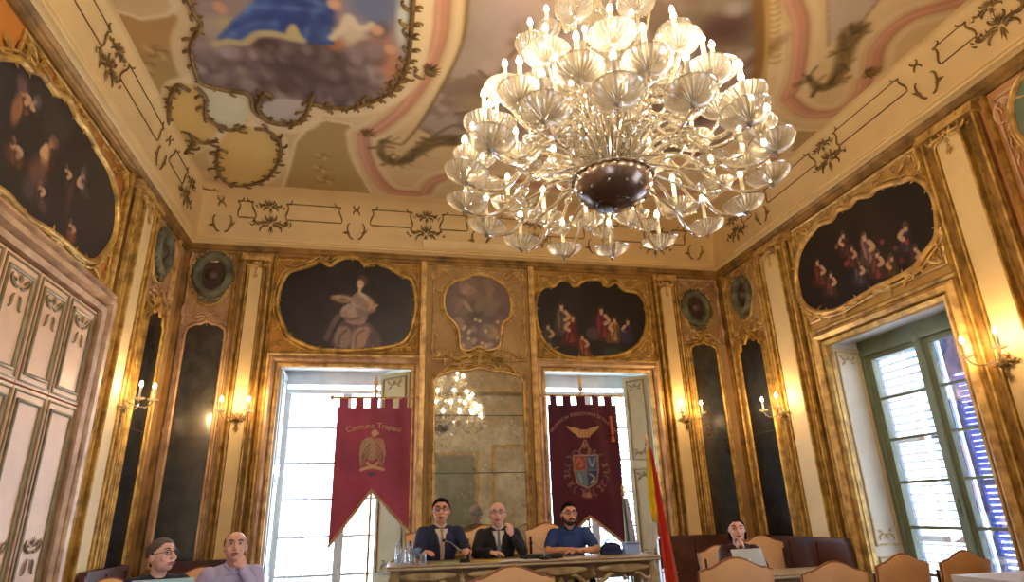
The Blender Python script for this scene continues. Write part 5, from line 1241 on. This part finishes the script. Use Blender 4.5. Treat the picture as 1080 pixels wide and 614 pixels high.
# wooden benches round the corners
def bench(x, y, L, rz, h, label, dp=.46):
    root = empty('wooden_bench', (x, y, 0), rz)
    b = MB(); b.box((-L/2, -.04, .1), (L/2, 0, h)); b.box((-L/2-.01, -.06, h-.05), (L/2+.01, .01, h)); b.box((-L/2, -.055, h*.62), (L/2, 0, h*.62+.04))
    k = max(2, int(L/.5))
    for i in range(k+1): x_ = -L/2+L*i/k; b.box((x_-.03, -.055, .45), (x_+.03, 0, h-.03))
    b.build('panelled_back', WALNUT, root)
    b = MB(); b.box((-L/2, -dp, .42), (L/2, -.04, .46)); b.build('seat', WALNUT, root)
    b = MB()
    b.box((-L/2, -dp+.04, .0), (L/2, -dp+.06, .42)); b.build('front_board', WALNUT, root)
    for s in (-1, 1):
        b = MB(); b.box((s*L/2-.025, -dp, 0), (s*L/2+.025, .0, .66)); b.tube([(s*L/2, -dp-.02, .67), (s*L/2, -.02, .69)], .03, 8); b.build('end_panel', WALNUT, root)
    tag(root, label, 'bench')
bench(-1.86, YB-.14, .8, 0, 1.02, 'dark walnut bench against the back wall in the left corner')
bench(4.04, YB-.12, 1.0, 0, 1.08, 'dark walnut bench against the back wall in the right corner')
bench(XL+.12, 6.82, .95, PI/2, 1.04, 'dark walnut bench along the left wall beneath the narrow blackened mirror', .26)
bench(XR-.12, 6.9, 1.5, -PI/2, 1.06, 'dark walnut bench along the right wall beneath the narrow blackened mirror', .26)

# pale low table at the edge, lower right
p = at_z(1056, 607, .96); root = empty('side_table', (p.x+.12, p.y-.1, 0))
b = MB(); b.box((-.34, -.26, .92), (.34, .26, .96)); b.build('table_top', mat('white_laminate', (206, 208, 212), .4, 0, .03, 3), root)
for sx in (-1, 1):
    for sy in (-1, 1): b = MB(); b.tube([(sx*.3, sy*.22, .92), (sx*.3, sy*.22, 0)], .018, 8); b.build('leg', mat('grey_metal', (90, 92, 96), .35, .8, .05, 4), root)
tag(root, 'small white-topped side table at the edge beside the window chairs', 'table')

# ---------------------------------------------------------------- things on the tables
ZTB = .966
def at_tab(px, py=None, y=6.7, z=ZTB): 
    r = ray(px, 590 if py is None else py); t = y/r[1]; return Vector((r[0]*t, y, z))
def laptop(x, y, z, rz, w, label, m_lid, ang=1.92, logo=True):
    root = empty('laptop', (x, y, z), rz); d = w*.66
    b = MB(); b.box((-w/2, -d/2, 0), (w/2, d/2, .014)); b.build('keyboard_base', m_lid, root)
    # the lid stands at the -y edge, its back to -y
    b = MB(); M = Matrix.Translation((0, -d/2, .012)) @ Matrix.Rotation(PI-ang, 4, 'X'); b.box((-w/2, 0, 0), (w/2, d, .008), 0, M); lid = b.build('lid', m_lid, root)
    b = MB(); M2 = M; b.box((-w/2+.012, .015, -.001), (w/2-.012, d-.012, .0), 0, M2 @ Matrix.Translation((0, 0, 0))); b.build('screen', mat('dark_screen', (24, 28, 34), .2), lid)
    if logo:
        b = MB(); b.lathe([(0, .0085), (.016, .0085), (.016, .008)], 14, M @ Matrix.Translation((0, d*.5, 0))); b.build('round_badge', mat('pale_badge', (230, 236, 236), .3, 0, .02), lid)
    tag(root, label, 'laptop'); return root
SILV2 = mat('silver_laptop_shell', (176, 186, 178), .4, .4, .03, 3); SILV3 = mat('grey_green_laptop_shell', (150, 172, 158), .4, .3, .03, 3)
laptop(3.55, 5.93, .802, 0, .33, 'open silver laptop with a pale round badge before the woman with clasped hands', SILV2)
laptop(-1.40, 5.02, .802, .12, .38, 'open grey-green laptop before the man in navy', SILV3, 1.75, False)

BLK = mat('black_plastic', (22, 22, 26), .4, 0, .1, 8)
def gooseneck(x, y, dx, dz, label, z=ZTB):
    root = empty('microphone', (x, y, z)); b = MB(); b.lathe([(0, 0), (.055, 0), (.055, .02), (.04, .03), (0, .03)], 16); b.build('base', BLK, root)
    b = MB(); b.tube([(0, 0, .03), (0, 0, .1), (dx*.3, .03, dz*.6), (dx*.7, .08, dz*.92), (dx, .12, dz)], .0055, 7); b.build('gooseneck', mat('pale_metal_stem', (190, 190, 200), .3, .7, .05), root)
    b = MB(); b.ell((dx*1.05, .13, dz+.004), (.02, .024, .018)); b.build('foam_head', BLK, root); tag(root, label, 'microphone')
gooseneck(.88, 6.62, -.19, .20, 'table microphone on a bent pale stem before the man in the navy suit')
gooseneck(1.67, 6.49, -.1, .15, 'table microphone on a bent pale stem before the grey-haired man')
CLG = glass_mat('drinking_glass', (240, 245, 245), .85, .08, .05)
for i, (x, y, lb) in enumerate([(.24, 6.6, 'clear drinking glass at the far left end of the long table'), (.36, 6.68, 'clear drinking glass behind the first one on the long table'), (.46, 6.58, 'clear drinking glass nearest the man in the navy suit')]):
    b = MB(); b.lathe([(0, 0), (.028, 0), (.034, .1), (.032, .1), (.026, .006), (0, .006)], 14); o = b.build('drinking_glass', CLG); o.location = (x, y, ZTB); tag(o, lb, 'glass', 'drinking glasses on the long table')
for i, (x, y, h, lb) in enumerate([(.23, 6.8, .21, 'clear water bottle at the left end of the long table, taller of the pair'), (.33, 6.84, .18, 'clear water bottle at the left end of the long table, shorter of the pair')]):
    root = empty('water_bottle', (x, y, ZTB)); b = MB(); b.lathe([(0, 0), (.03, 0), (.032, .02), (.03, h*.4), (.032, h*.65), (.014, h*.85), (.012, h*.93), (0, h*.93)], 14); b.build('body', CLG, root)
    b = MB(); b.lathe([(0, h*.92), (.015, h*.92), (.015, h), (0, h)], 12); b.build('cap', mat('pale_blue_cap', (170, 190, 214), .5), root); tag(root, lb, 'bottle')
PAP = mat('white_paper', (226, 226, 220), .8, 0, .03, 3)
def paper(x, y, w, h, rz, label, m=PAP, t=.003, name='paper_sheet', cat='paper', z=ZTB):
    b = MB(); n = 6; vs = []; fs = []
    for k in (0, 1):
        for i in range(n+1):
            for j in (0, 1): vs.append((-w/2+w*i/n, -h/2+h*j, k*t+.004*math.sin(i*.9)**2))
    for i in range(n):
        a = i*2; fs += [(a, a+2, a+3, a+1), (14+a, 14+a+1, 14+a+3, 14+a+2), (a, 14+a, 14+a+2, a+2), (a+1, a+3, 14+a+3, 14+a+1)]
    fs += [(0, 1, 15, 14), (12, 26, 27, 13)]
    b.add(vs, fs); o = b.build(name, m, None, 0); o.location = (x, y, z); o.rotation_euler = (0, 0, rz); return tag(o, label, cat)
paper(.70, 6.6, .21, .28, .1, 'sheet of paper before the man in the navy suit', mat('greenish_paper', (160, 190, 140), .8, 0, .05), .004)
paper(1.11, 6.64, .3, .21, -.1, 'yellowish papers between the first two seated men', mat('yellow_paper', (206, 180, 84), .8, 0, .06), .006)
paper(1.40, 6.52, .42, .24, .05, 'wide white papers spread before the grey-haired man')
paper(2.0, 6.52, .3, .2, .2, 'white papers before the bearded man in the blue polo')
b = MB(); b.box((-.2, -.13, 0), (.2, .13, .025)); b.ell((-.02, 0, .03), (.17, .11, .018)); b.tube([(.12, -.1, .03), (.19, -.02, .04), (.14, .09, .03)], .01, 6); o = b.build('document_folder', mat('black_leather', (18, 26, 24), .4, 0, .1, 8)); o.location = (1.68, 6.68, ZTB); tag(o, 'black leather folder lying beside the grey-haired man', 'folder')
b = MB(); b.box((-.075, -.036, 0), (.075, .036, .009)); b.box((-.07, -.031, .009), (.07, .031, .0095)); o = b.build('smartphone', mat('white_phone', (225, 222, 220), .3, 0, .02)); o.location = (2.14, 6.5, ZTB+.008); o.rotation_euler = (0, 0, .3); tag(o, 'white smartphone on the papers before the bearded man', 'phone')
root = empty('fabric_bag', (2.50, 6.82, ZTB)); b = MB(); M = Matrix.Identity(4)
b.ell((0, 0, .06), (.12, .07, .062)); b.box((-.11, -.055, 0), (.11, .055, .05)); b.build('body', mat('navy_cloth', (24, 34, 72), .8, 0, .1, 10), root); b = MB(); b.tube([(-.07, 0, .11), (-.04, -.03, .15), (.04, -.03, .15), (.07, 0, .11)], .007, 6); b.build('handle', mat('navy_cloth2', (30, 40, 80), .8), root); tag(root, 'navy cloth bag on the right half of the long table', 'bag')
root = empty('carton', (2.72, 6.8, ZTB)); b = MB(); b.box((-.08, -.05, 0), (.08, .05, .09)); b.build('box_body', mat('pale_blue_card', (150, 176, 226), .6, 0, .05), root)
b = MB(); b.add([(-.08, -.05, .09), (.08, -.05, .09), (.08, -.085, .115), (-.08, -.085, .115)], [(0, 1, 2, 3)]); b.add([(-.08, .05, .09), (.08, .05, .09), (.08, .085, .115), (-.08, .085, .115)], [(0, 1, 2, 3)]); b.build('flap', mat('pale_blue_card2', (170, 192, 232), .6), root); tag(root, 'small pale blue carton next to the navy bag', 'box')

# ---------------------------------------------------------------- flags on poles
def flag(px_top, py_top, Y, label, paint, w0, w1, zlow, lean, seed, skew=0.0, zfloor=.2, keepf=None, pl=.03):
    top = at_y(px_top, py_top, Y); root = empty('flag', (top.x, Y, zfloor)); inv = Matrix.Translation(-Vector((top.x, Y, zfloor)))
    b = MB(); b.tube([(top.x-pl, Y, zfloor+.04), (top.x, Y, top.z)], .013, 8); o = b.build('flag_pole', mat('pale_pole', (206, 200, 186), .4, .2, .06), root); o.matrix_parent_inverse = inv
    b = MB(); b.lathe([(0, 0), (.02, .01), (.028, .04), (.012, .06), (.022, .09), (.014, .13), (0, .17)], 10, Matrix.Translation((top.x, Y, top.z-.02))); o = b.build('finial', GOLDP, root); o.matrix_parent_inverse = inv
    b = MB(); b.lathe([(0, 0), (.11, 0), (.11, .03), (.04, .05), (.03, .1), (0, .1)], 16, Matrix.Translation((top.x-pl, Y, zfloor))); o = b.build('pole_base', DWOOD, root); o.matrix_parent_inverse = inv
    def W(u, v, d):   # u 0..1 across, v 0..1 down
        z = top.z-.04-(top.z-.04-zlow)*v; ww = w0+(w1-w0)*v**.7
        return (top.x+skew*ww+lean*v+(u-.45)*ww, Y-.045-.035*np.sin(u*15+seed)*(.4+.6*v)-.02*np.sin(u*31+v*2), z+.04*np.cos(u*9+seed)*v)
    cv = Canvas(0, 1, 0, 1, .022); paint(cv); o = cv.mesh('flag_cloth', W, VEL, 0, keepf(cv) if keepf else None, root); o.matrix_parent_inverse = inv
    sd = o.modifiers.new('thickness', 'SOLIDIFY'); sd.thickness = .004
    tag(root, label, 'flag')
def sic(cv):
    cv.c[:] = (226, 62, 22); cv.mix((cv.U < .46)*1.0, (238, 206, 22)); cv.mix((cv.U > .93)*1.0, (200, 160, 120)); cv.cloud((190, 30, 24), 5, 3, .45, .6, .5, (cv.U > .4)*1.0)
flag(682, 470, 7.25, 'red and yellow flag furled on a pole at the right end of the long table', sic, .04, .34, .55, .02, 1.0, .0, keepf=lambda cv: ~((cv.U < .5) & (cv.V > .42+.35*cv.U)), pl=.09)
def ita(cv):
    cv.c[:] = (214, 204, 220); cv.mix((cv.U < .25)*1.0, (30, 110, 80)); cv.mix((cv.U > .8)*(cv.V > .8)*1.0, (200, 60, 40))
flag(657, 522, 7.52, 'pale furled flag with green edge between dark crimson banner and red-yellow flag', ita, .05, .17, .6, .05, 2.2, .1)

# ================================================================== PEOPLE
def remesh_obj(mb, name, mt, parent, voxel, smooth_it=4):
    o = mb.build(name, mt, None, 0); md = o.modifiers.new('r', 'REMESH'); md.mode = 'VOXEL'; md.voxel_size = voxel; md.use_smooth_shade = True
    sm = o.modifiers.new('s', 'SMOOTH'); sm.iterations = smooth_it; sm.factor = .5
    dg = bpy.context.evaluated_depsgraph_get(); me = bpy.data.meshes.new_from_object(o.evaluated_get(dg)); me.name = name
    o.modifiers.clear(); old = o.data; o.data = me; bpy.data.meshes.remove(old); me.polygons.foreach_set('use_smooth', [True]*len(me.polygons)); o.parent = parent; return o
def limb(b, p, q, r0, r1, bulge=.0, n=8):
    p, q = Vector(p), Vector(q); pts = [p.lerp(q, i/n) for i in range(n+1)]; rs = [r0+(r1-r0)*i/n+bulge*math.sin(PI*min(1, i/n*1.25)) for i in range(n+1)]
    b.tube(pts, rs, 12); b.ell(p, r0, None, 12, 8); b.ell(q, r1, None, 12, 8)
def hand(b, wrist, d, palm_n, side, curl=.5, spread=.0):
    """wrist point, direction of the hand, palm normal, side=+1 when the thumb lies along d x n"""
    w = Vector(wrist); d = Vector(d).normalized(); n = Vector(palm_n); n = (n-d*n.dot(d)).normalized(); t = d.cross(n)*side
    R = Matrix((t, d, n)).transposed().to_4x4()
    b.ell(w+d*.05, (.04, .052, .017), R, 12, 8); b.ell(w+d*.01, (.027, .035, .021), R, 10, 8)
    for k, (o, L) in enumerate([(.030, .070), (.011, .078), (-.009, .073), (-.028, .058)]):
        p = w+d*.085+t*o; pts = [p-d*.03, p]; dd = d.copy()
        a = curl*(.8+.1*k); 
        for s, f in ((.45, .7), (.32, 1.0), (.23, .9)):
            dd = (dd*math.cos(a*f)+n*math.sin(a*f)).normalized(); n2 = n
            pts.append(pts[-1]+dd*L*s+t*spread*(1.5-k)*.004)
        b.tube(pts, [.0095, .0095, .0088, .0082, .007], 8); b.ell(pts[-1], .007, None, 6, 5)
    p = w+d*.03+t*.03; b.tube([p-t*.01, p+t*.018+d*.02+n*.008, p+t*.022+d*.048+n*.018, p+t*.014+d*.068+n*.028], [.014, .0125, .010, .008], 8)
SKIN1 = mat('skin', (222, 164, 132), .5, 0, .07, 10, spec=.4); SKIN2 = mat('fair_skin', (232, 180, 158), .5, 0, .07, 10)
LIP = mat('lips', (160, 88, 80), .45, 0, .05); EYEW = mat('eye_white', (226, 220, 214), .3); EYED = mat('dark_iris', (34, 24, 18), .2)
GLS = mat('black_spectacle_frame', (26, 24, 26), .3); GREYH = mat('grey_hair', (170, 164, 156), .7, 0, .2, 60); DARKH = mat('dark_hair', (34, 22, 16), .85, 0, .3, 50, .8, 90, spec=.1); BEARD = mat('dark_beard', (52, 38, 30), .8, 0, .25, 80)
def person(loc, rz, label, arms, head_yaw=0, head_pitch=0, skin=SKIN1, top=None, top_name='shirt', sleeves='long', hair=DARKH, bald=0.0, glasses=False, beard=False, shirt=None, tie=None, female=False, s=1.0, lean=.0, long_hair=False, trousers=None, collar=None):
    """seated figure facing +y, origin on the floor below the hips; arms = ((elbow, wrist, hand dir, palm normal, curl) for -x side, same for +x side)"""
    root = empty('person', loc, rz); s *= 1.03; root.scale = (s, s, s)
    hip = Vector((0, 0, .54)); ch = Vector((0, .0+lean*.6, .84)); nk = Vector((0, .005+lean, 1.04)); hd = Vector((0, .03+lean*1.1, 1.17)); sw = .155 if female else .185
    H = Matrix.Translation(hd) @ Matrix.Rotation(head_yaw, 4, 'Z') @ Matrix.Rotation(-head_pitch, 4, 'X')
    HR = H.to_3x3().to_4x4()
    def torso(b, g=0.0):
        k = .88 if female else 1
        b.ell(hip, (.165*k+g, .125+g, .12+g), None, 18, 12); b.ell(hip.lerp(ch, .5), (.15*k+g, .115+g, .17+g), None, 18, 12); b.ell(ch, (.17*k+g, .12+g, .19+g), None, 20, 14)
        b.ell(Vector((0, ch.y*.5+nk.y*.5-.01, .965)), (sw-.0+g, .075+g, .075+g), None, 18, 12)
        for q in (-1, 1): b.ell((q*(sw-.01), nk.y-.01, .955), (.062+g, .062+g, .066+g), None, 14, 10)
        if female:
            for q in (-1, 1): b.ell((q*.07, ch.y+.085, .86), (.065+g, .055+g, .06+g), None, 12, 8)
    def legs(b, g=0.0):
        for q in (-1, 1):
            kn = (q*.13, .44, .50); ft = (q*.14, .40, .10)
            limb(b, (q*.09, .02, .53), kn, .085+g, .062+g); limb(b, kn, ft, .058+g, .042+g, .008)
    def sleeve(b, i, upto, g=0.0, r=(.052, .044, .036)):
        e, w = Vector(arms[i][0]), Vector(arms[i][1]); q = -1 if i == 0 else 1; sh = Vector((q*(sw), nk.y-.01, .955))
        limb(b, sh, sh.lerp(e, min(1, upto)), r[0]+g, r[0]+(r[1]-r[0])*min(1, upto)+g)
        if upto > 1: limb(b, e, e.lerp(w, upto-1), r[1]+g-.003, r[1]+(r[2]-r[1])*(upto-1)+g-.003)
    b = MB(); torso(b); legs(b)
    for q in (-1, 1): b.ell((q*.14, .46, .05), (.045, .12, .045), None, 12, 8)
    b.tube([nk-Vector((0, .01, .07)), nk, hd-Vector((0, .01, .06))], [.068, .056, .056], 14)
    for i in (0, 1):
        e, w = Vector(arms[i][0]), Vector(arms[i][1]); q = -1 if i == 0 else 1; sh = Vector((q*sw, nk.y-.01, .955))
        limb(b, sh, e, .048, .037, .004); limb(b, e, w, .038, .025, .005); hand(b, w, arms[i][2], arms[i][3], arms[i][5] if len(arms[i]) > 5 else -q, arms[i][4])
    hm = MB(H @ Matrix.Diagonal((1.1, 1.08, 1.06, 1))); hm.ell((0, -.012, .025), (.078, .098, .092), None, 24, 18); hm.ell((0, .02, -.035), (.062, .072, .075), None, 20, 14); hm.ell((0, .05, -.085), (.032, .032, .024), None, 12, 8)
    hm.tube([(0, .088, .022), (0, .104, -.005), (0, .112, -.022)], [.009, .012, .014], 8); hm.ell((0, .104, -.028), (.019, .015, .010), None, 10, 7)
    hm.ell((0, .078, .034), (.05, .016, .010), None, 12, 8)
    for q in (-1, 1): hm.ell((q*.077, -.01, -.005), (.010, .02, .032), None, 8, 8); hm.ell((q*.042, .065, -.025), (.022, .02, .02), None, 8, 6)
    hm.ell((0, .092, -.058), (.024, .010, .006), None, 10, 6); hm.ell((0, .09, -.068), (.02, .011, .006), None, 10, 6)
    b.v += []; n0 = len(b.v); b.v += hm.v; b.f += [tuple(i+n0 for i in f) for f in hm.f]; b.mi += hm.mi
    remesh_obj(b, 'body', skin, root, .0068, 2)
    # face details
    f = MB(H @ Matrix.Diagonal((1.1, 1.08, 1.06, 1)))
    FH = H @ Matrix.Diagonal((1.1, 1.08, 1.06, 1))
    for q in (-1, 1):
        f = MB(FH); f.ell((q*.031, .079, .012), (.012, .008, .0055), None, 10, 7); eo = f.build('eye', EYEW, root)
        f = MB(FH); f.ell((q*.031, .086, .012), (.0065, .005, .0065), None, 8, 6); f.build('iris', EYED, eo)
        f = MB(FH); f.tube([(q*.014, .092, .034), (q*.032, .091, .04), (q*.05, .078, .034)], [.004, .005, .003], 6); f.build('eyebrow', hair if hair is not GREYH else mat('grey_brow', (130, 120, 112), .8), root)
    f = MB(H @ Matrix.Diagonal((1.1, 1.08, 1.06, 1))); f.tube([(-.026, .092, -.06), (-.01, .103, -.057), (.01, .103, -.057), (.026, .092, -.06)], [.003, .006, .006, .003], 6); f.tube([(-.02, .093, -.067), (0, .102, -.07), (.02, .093, -.067)], [.003, .007, .003], 6); f.build('lips', LIP, root)
    # hair: shell over the skull, sunk below the skin where there is none
    f = MB(H @ Matrix.Diagonal((1.1, 1.08, 1.06, 1))); n, k = 36, 24; vs = []; fs = []
    for i in range(k+1):
        ph = PI*i/k
        for j in range(n):
            th = 2*PI*j/n; dx, dy, dz = math.sin(ph)*math.cos(th), math.sin(ph)*math.sin(th), math.cos(ph)
            hairline = dy*.9-dz*.75; m = 1 if hairline < .27 else 0
            if dz < -.35 and not long_hair: m = 0
            if bald and dz > 1-bald and dy > -.75: m = 0
            if bald and dz > .2 and dy > .25: m = 0
            kk = (1.085+.02*math.sin(th*9+ph*7)) if m else .88
            vs.append((dx*.078*kk, -.012+dy*.098*kk, .025+dz*.092*kk))
    for i in range(k):
        for j in range(n): fs.append((i*n+j, (i+1)*n+j, (i+1)*n+(j+1) % n, i*n+(j+1) % n))
    f.add(vs, fs)
    if long_hair:
        f.ell((0, -.075, -.03), (.075, .045, .1), None, 14, 10)
        for q in (-1, 1): f.ell((q*.075, -.03, -.02), (.018, .04, .07), None, 10, 8)
    f.build('hair', hair, root, 60)
    if beard:
        f = MB(H @ Matrix.Diagonal((1.1, 1.08, 1.06, 1))); f.ell((0, .045, -.088), (.042, .042, .028), None, 14, 10)
        for q in (-1, 1): f.tube([(q*.073, .01, -.02), (q*.064, .035, -.06), (q*.04, .066, -.085)], [.010, .016, .018], 8)
        f.tube([(-.03, .09, -.062), (-.012, .104, -.047), (.012, .104, -.047), (.03, .09, -.062)], [.006, .007, .007, .006], 6); f.build('beard', BEARD, root)
    if glasses:
        f = MB(H @ Matrix.Diagonal((1.1, 1.08, 1.06, 1)))
        for q in (-1, 1):
            f.tube([(q*.032+.022*math.cos(a), .100-.006*abs(math.cos(a)), .010+.016*math.sin(a)) for a in np.linspace(0, 2*PI, 17)[:-1]], .0028, 5, closed=True)
            f.tube([(q*.054, .096, .014), (q*.078, .04, .012), (q*.082, -.01, .01)], .0025, 5)
        f.tube([(-.011, .102, .014), (0, .106, .017), (.011, .102, .014)], .0026, 5); f.build('spectacles', GLS, root)
    # clothes
    g = MB(); torso(g, .012); up = {'long': 1.9, 'short': .62}[sleeves]
    for i in (0, 1): sleeve(g, i, up, .013 if sleeves == 'long' else .018)
    g.tube([nk-Vector((0, .005, .075)), nk-Vector((0, .01, .03))], [.1, .066], 14)
    remesh_obj(g, top_name, top, root, .009, 5)
    g = MB(); legs(g, .012); g.ell(hip-Vector((0, 0, .03)), (.175, .135, .1), None, 16, 10); remesh_obj(g, 'trousers', trousers or mat('dark_trousers', (34, 34, 42), .8, 0, .1), root, .012, 4)
    for q in (-1, 1):
        g = MB(); g.ell((q*.14, .465, .045), (.052, .135, .045), None, 14, 8); g.box((q*.14-.045, .35, 0), (q*.14+.045, .58, .02)); g.build('shoe', BLK, root)
    if shirt:
        yb = ch.y+.136; g = MB(); vs = []; rows = 8; nn = 6
        for j in range(rows+1):
            t = j/rows; z = 1.005-.3*t; wv = .058*(1-t)+.006; dep = [.095, .118, .130, .138, .142, .143, .142, .139, .135][j]+.004+ch.y*.6+nk.y*.2
            for i in range(nn+1): u = -1+2*i/nn; vs.append((u*wv, dep-.25*(u*wv)**2/.1, z))
        fs = [(j*(nn+1)+i, j*(nn+1)+i+1, (j+1)*(nn+1)+i+1, (j+1)*(nn+1)+i) for j in range(rows) for i in range(nn)]; g.add(vs, fs); so = g.build('shirt_front', shirt, root); sd = so.modifiers.new('t', 'SOLIDIFY'); sd.thickness = .012
        g = MB()
        for q in (-1, 1): g.tube([(q*.062, vs[0][1]-.02, 1.02), (q*.055, vs[14][1]+.004, .93), (q*.028, vs[35][1]+.008, .82), (q*.004, vs[-1][1]+.008, .70)], [.012, .02, .016, .006], 6, flat=.5)
        g.build('lapels', top, root)
        g = MB()
        for q in (-1, 1): g.tube([(q*.05, nk.y-.03, 1.055), (q*.05, nk.y+.035, 1.045), (q*.012, nk.y+.075, 1.015)], [.012, .014, .006], 6)
        g.build('collar', shirt, root)
        if tie:
            g = MB(); g.tube([(0, vs[3][1]+.012, 1.0), (0, vs[17][1]+.012, .94), (0, vs[38][1]+.014, .82), (0, vs[-1][1]+.012, .71)], [.014, .012, .022, .018], 6, flat=.4); g.build('tie', tie, root)
    elif collar:
        g = MB()
        for q in (-1, 1): g.tube([(q*.052, nk.y-.04, 1.05), (q*.058, nk.y+.03, 1.035), (q*.02, nk.y+.085, 1.0)], [.012, .016, .007], 6)
        g.build('collar', collar, root)
    return tag(root, label, 'person')
NAVY = mat('navy_suit_cloth', (26, 34, 66), .75, 0, .1, 20); BLKS = mat('black_suit_cloth', (22, 22, 30), .75, 0, .1, 20); WSH = mat('white_shirt_cloth', (214, 204, 190), .7, 0, .05); BSH = mat('blue_polo_cloth', (38, 66, 124), .8, 0, .1, 20)
LIL = mat('pale_lilac_shirt', (190, 188, 226), .75, 0, .06, 8); DNV = mat('dark_navy_shirt', (26, 26, 52), .8, 0, .1, 8); MAR = mat('dark_maroon_top', (58, 28, 30), .8, 0, .15, 8)
dz = .2
# all figures face the photographer (-y): local +y turned by pi, so local -x is on the photo's right
tt = ZTB-dz+.035   # forearm height over the platform
P1 = at_y(463, 545, 7.24); P2 = at_y(524, 547, 7.24); P3 = at_y(598, 547, 7.24)
person((P1.x, 7.2, dz), PI+.08, 'dark-haired man in spectacles and a navy suit, talking into a table microphone', (((-.24, .18, .80), (-.20, .40, .81), (.35, 1, .0), (0, 0, -1), .35), ((.24, .18, .80), (.2, .40, .81), (-.35, 1, 0), (0, 0, -1), .35)),
       head_yaw=-.15, head_pitch=-.08, top=NAVY, top_name='suit_jacket', hair=DARKH, glasses=True, shirt=WSH, tie=mat('beige_tie', (170, 140, 110), .6), lean=.06, s=1.04)
person((P2.x, 7.2, dz), PI-.12, 'bald grey-haired man in spectacles and a black suit, one hand raised to his chest', (((-.25, .16, .80), (-.13, .26, .95), (.1, .25, 1), (.6, -.6, 0), .9, 1), ((.24, .2, .80), (.10, .40, .81), (-.9, .5, 0), (0, 0, -1), .4)),
       head_yaw=-.1, head_pitch=-.1, top=BLKS, top_name='suit_jacket', hair=GREYH, bald=.75, glasses=True, shirt=WSH, tie=mat('grey_tie', (110, 112, 124), .6), lean=.03, skin=SKIN2)
person((P3.x, 7.2, dz), PI-.15, 'bearded man in spectacles and a blue polo shirt with folded arms on the table', (((-.27, .22, .80), (-.03, .41, .81), (1, .15, .0), (0, 0, -1), .4), ((.27, .22, .80), (.04, .45, .825), (-1, .0, .0), (0, 0, -1), .4)),
       head_yaw=.1, head_pitch=-.05, top=BSH, top_name='polo_shirt', sleeves='short', hair=DARKH, glasses=True, beard=True, lean=.07, collar=mat('polo_collar', (30, 44, 90), .8), s=.98)
pA = at_y(168, 588, 5.62)
person((pA.x, 5.62, 0), PI+.55, 'man with grey-brown hair, spectacles and navy shirt looking aside behind the grey-green laptop', (((-.26, .16, .80), (-.14, .40, .83), (.2, 1, 0), (0, 0, -1), .3), ((.34, .05, .84), (.36, .22, .84), (-.2, 1, 0), (0, 0, -1), .4)),
       head_yaw=.45, head_pitch=-.15, top=DNV, top_name='shirt', hair=mat('grey_brown_hair', (96, 84, 78), .7, 0, .2, 60), glasses=True, lean=.03, skin=SKIN2, s=.98)
pB = at_y(247, 582, 6.1)
person((pB.x, 6.1, 0), PI+.25, 'balding man in a pale lilac shirt resting his chin on his hand at the left', (((-.2, .25, .82), (-.07, .16, 1.0), (.25, -.1, 1), (.3, -1, 0), 1.1, 1), ((.26, .1, .78), (.16, .32, .80), (-.7, .8, 0), (0, 0, -1), .3)),
       head_yaw=-.05, head_pitch=-.2, top=LIL, top_name='shirt', hair=mat('brown_grey_hair', (84, 68, 58), .7, 0, .2, 60), bald=.55, lean=.05, skin=SKIN2, collar=LIL)
pW = at_y(775, 560, 6.52)
person((pW.x, 6.5, 0), PI-.42, 'woman in a dark maroon top with clasped hands at her mouth behind the silver laptop', (((-.19, .26, .83), (-.035, .21, .98), (.25, -.2, 1), (1, 0, 0), .9, 1), ((.19, .26, .83), (.035, .21, .98), (-.25, -.2, 1), (-1, 0, 0), .9, -1)),
       head_yaw=0, head_pitch=-.12, top=MAR, top_name='top', hair=DARKH, female=True, long_hair=True, lean=.06, skin=SKIN2, s=.97)
# ================================================================== LIGHT, CAMERA
w = bpy.data.worlds.new('sky'); scene.world = w; w.use_nodes = True
bg = w.node_tree.nodes['Background']; bg.inputs[0].default_value = (*lin((214, 232, 255)), 1); bg.inputs[1].default_value = 12.0
cam = bpy.data.cameras.new('camera'); co = bpy.data.objects.new('camera', cam); COL.objects.link(co); scene.camera = co
cam.sensor_fit = 'HORIZONTAL'; cam.sensor_width = 36; cam.lens = 36*FOC/1080; cam.clip_start = .05; cam.clip_end = 200
M = Matrix(((AR[0], AU[0], -AF[0], 0), (AR[1], AU[1], -AF[1], 0), (AR[2], AU[2], -AF[2], EYE), (0, 0, 0, 1))); co.matrix_world = M
vs = scene.view_settings; vs.view_transform = 'Standard'; vs.look = 'None'; vs.exposure = 0.36; vs.gamma = 1.0; vs.use_curve_mapping = False
scene.display_settings.display_device = 'sRGB'
cy = scene.cycles; cy.use_denoising = True; cy.max_bounces = 8; cy.diffuse_bounces = 4; cy.glossy_bounces = 4; cy.transmission_bounces = 6; cy.transparent_max_bounces = 24
cy.sample_clamp_indirect = 6; cy.caustics_reflective = False; cy.caustics_refractive = False; cy.use_light_tree = True; cy.blur_glossy = 1.0
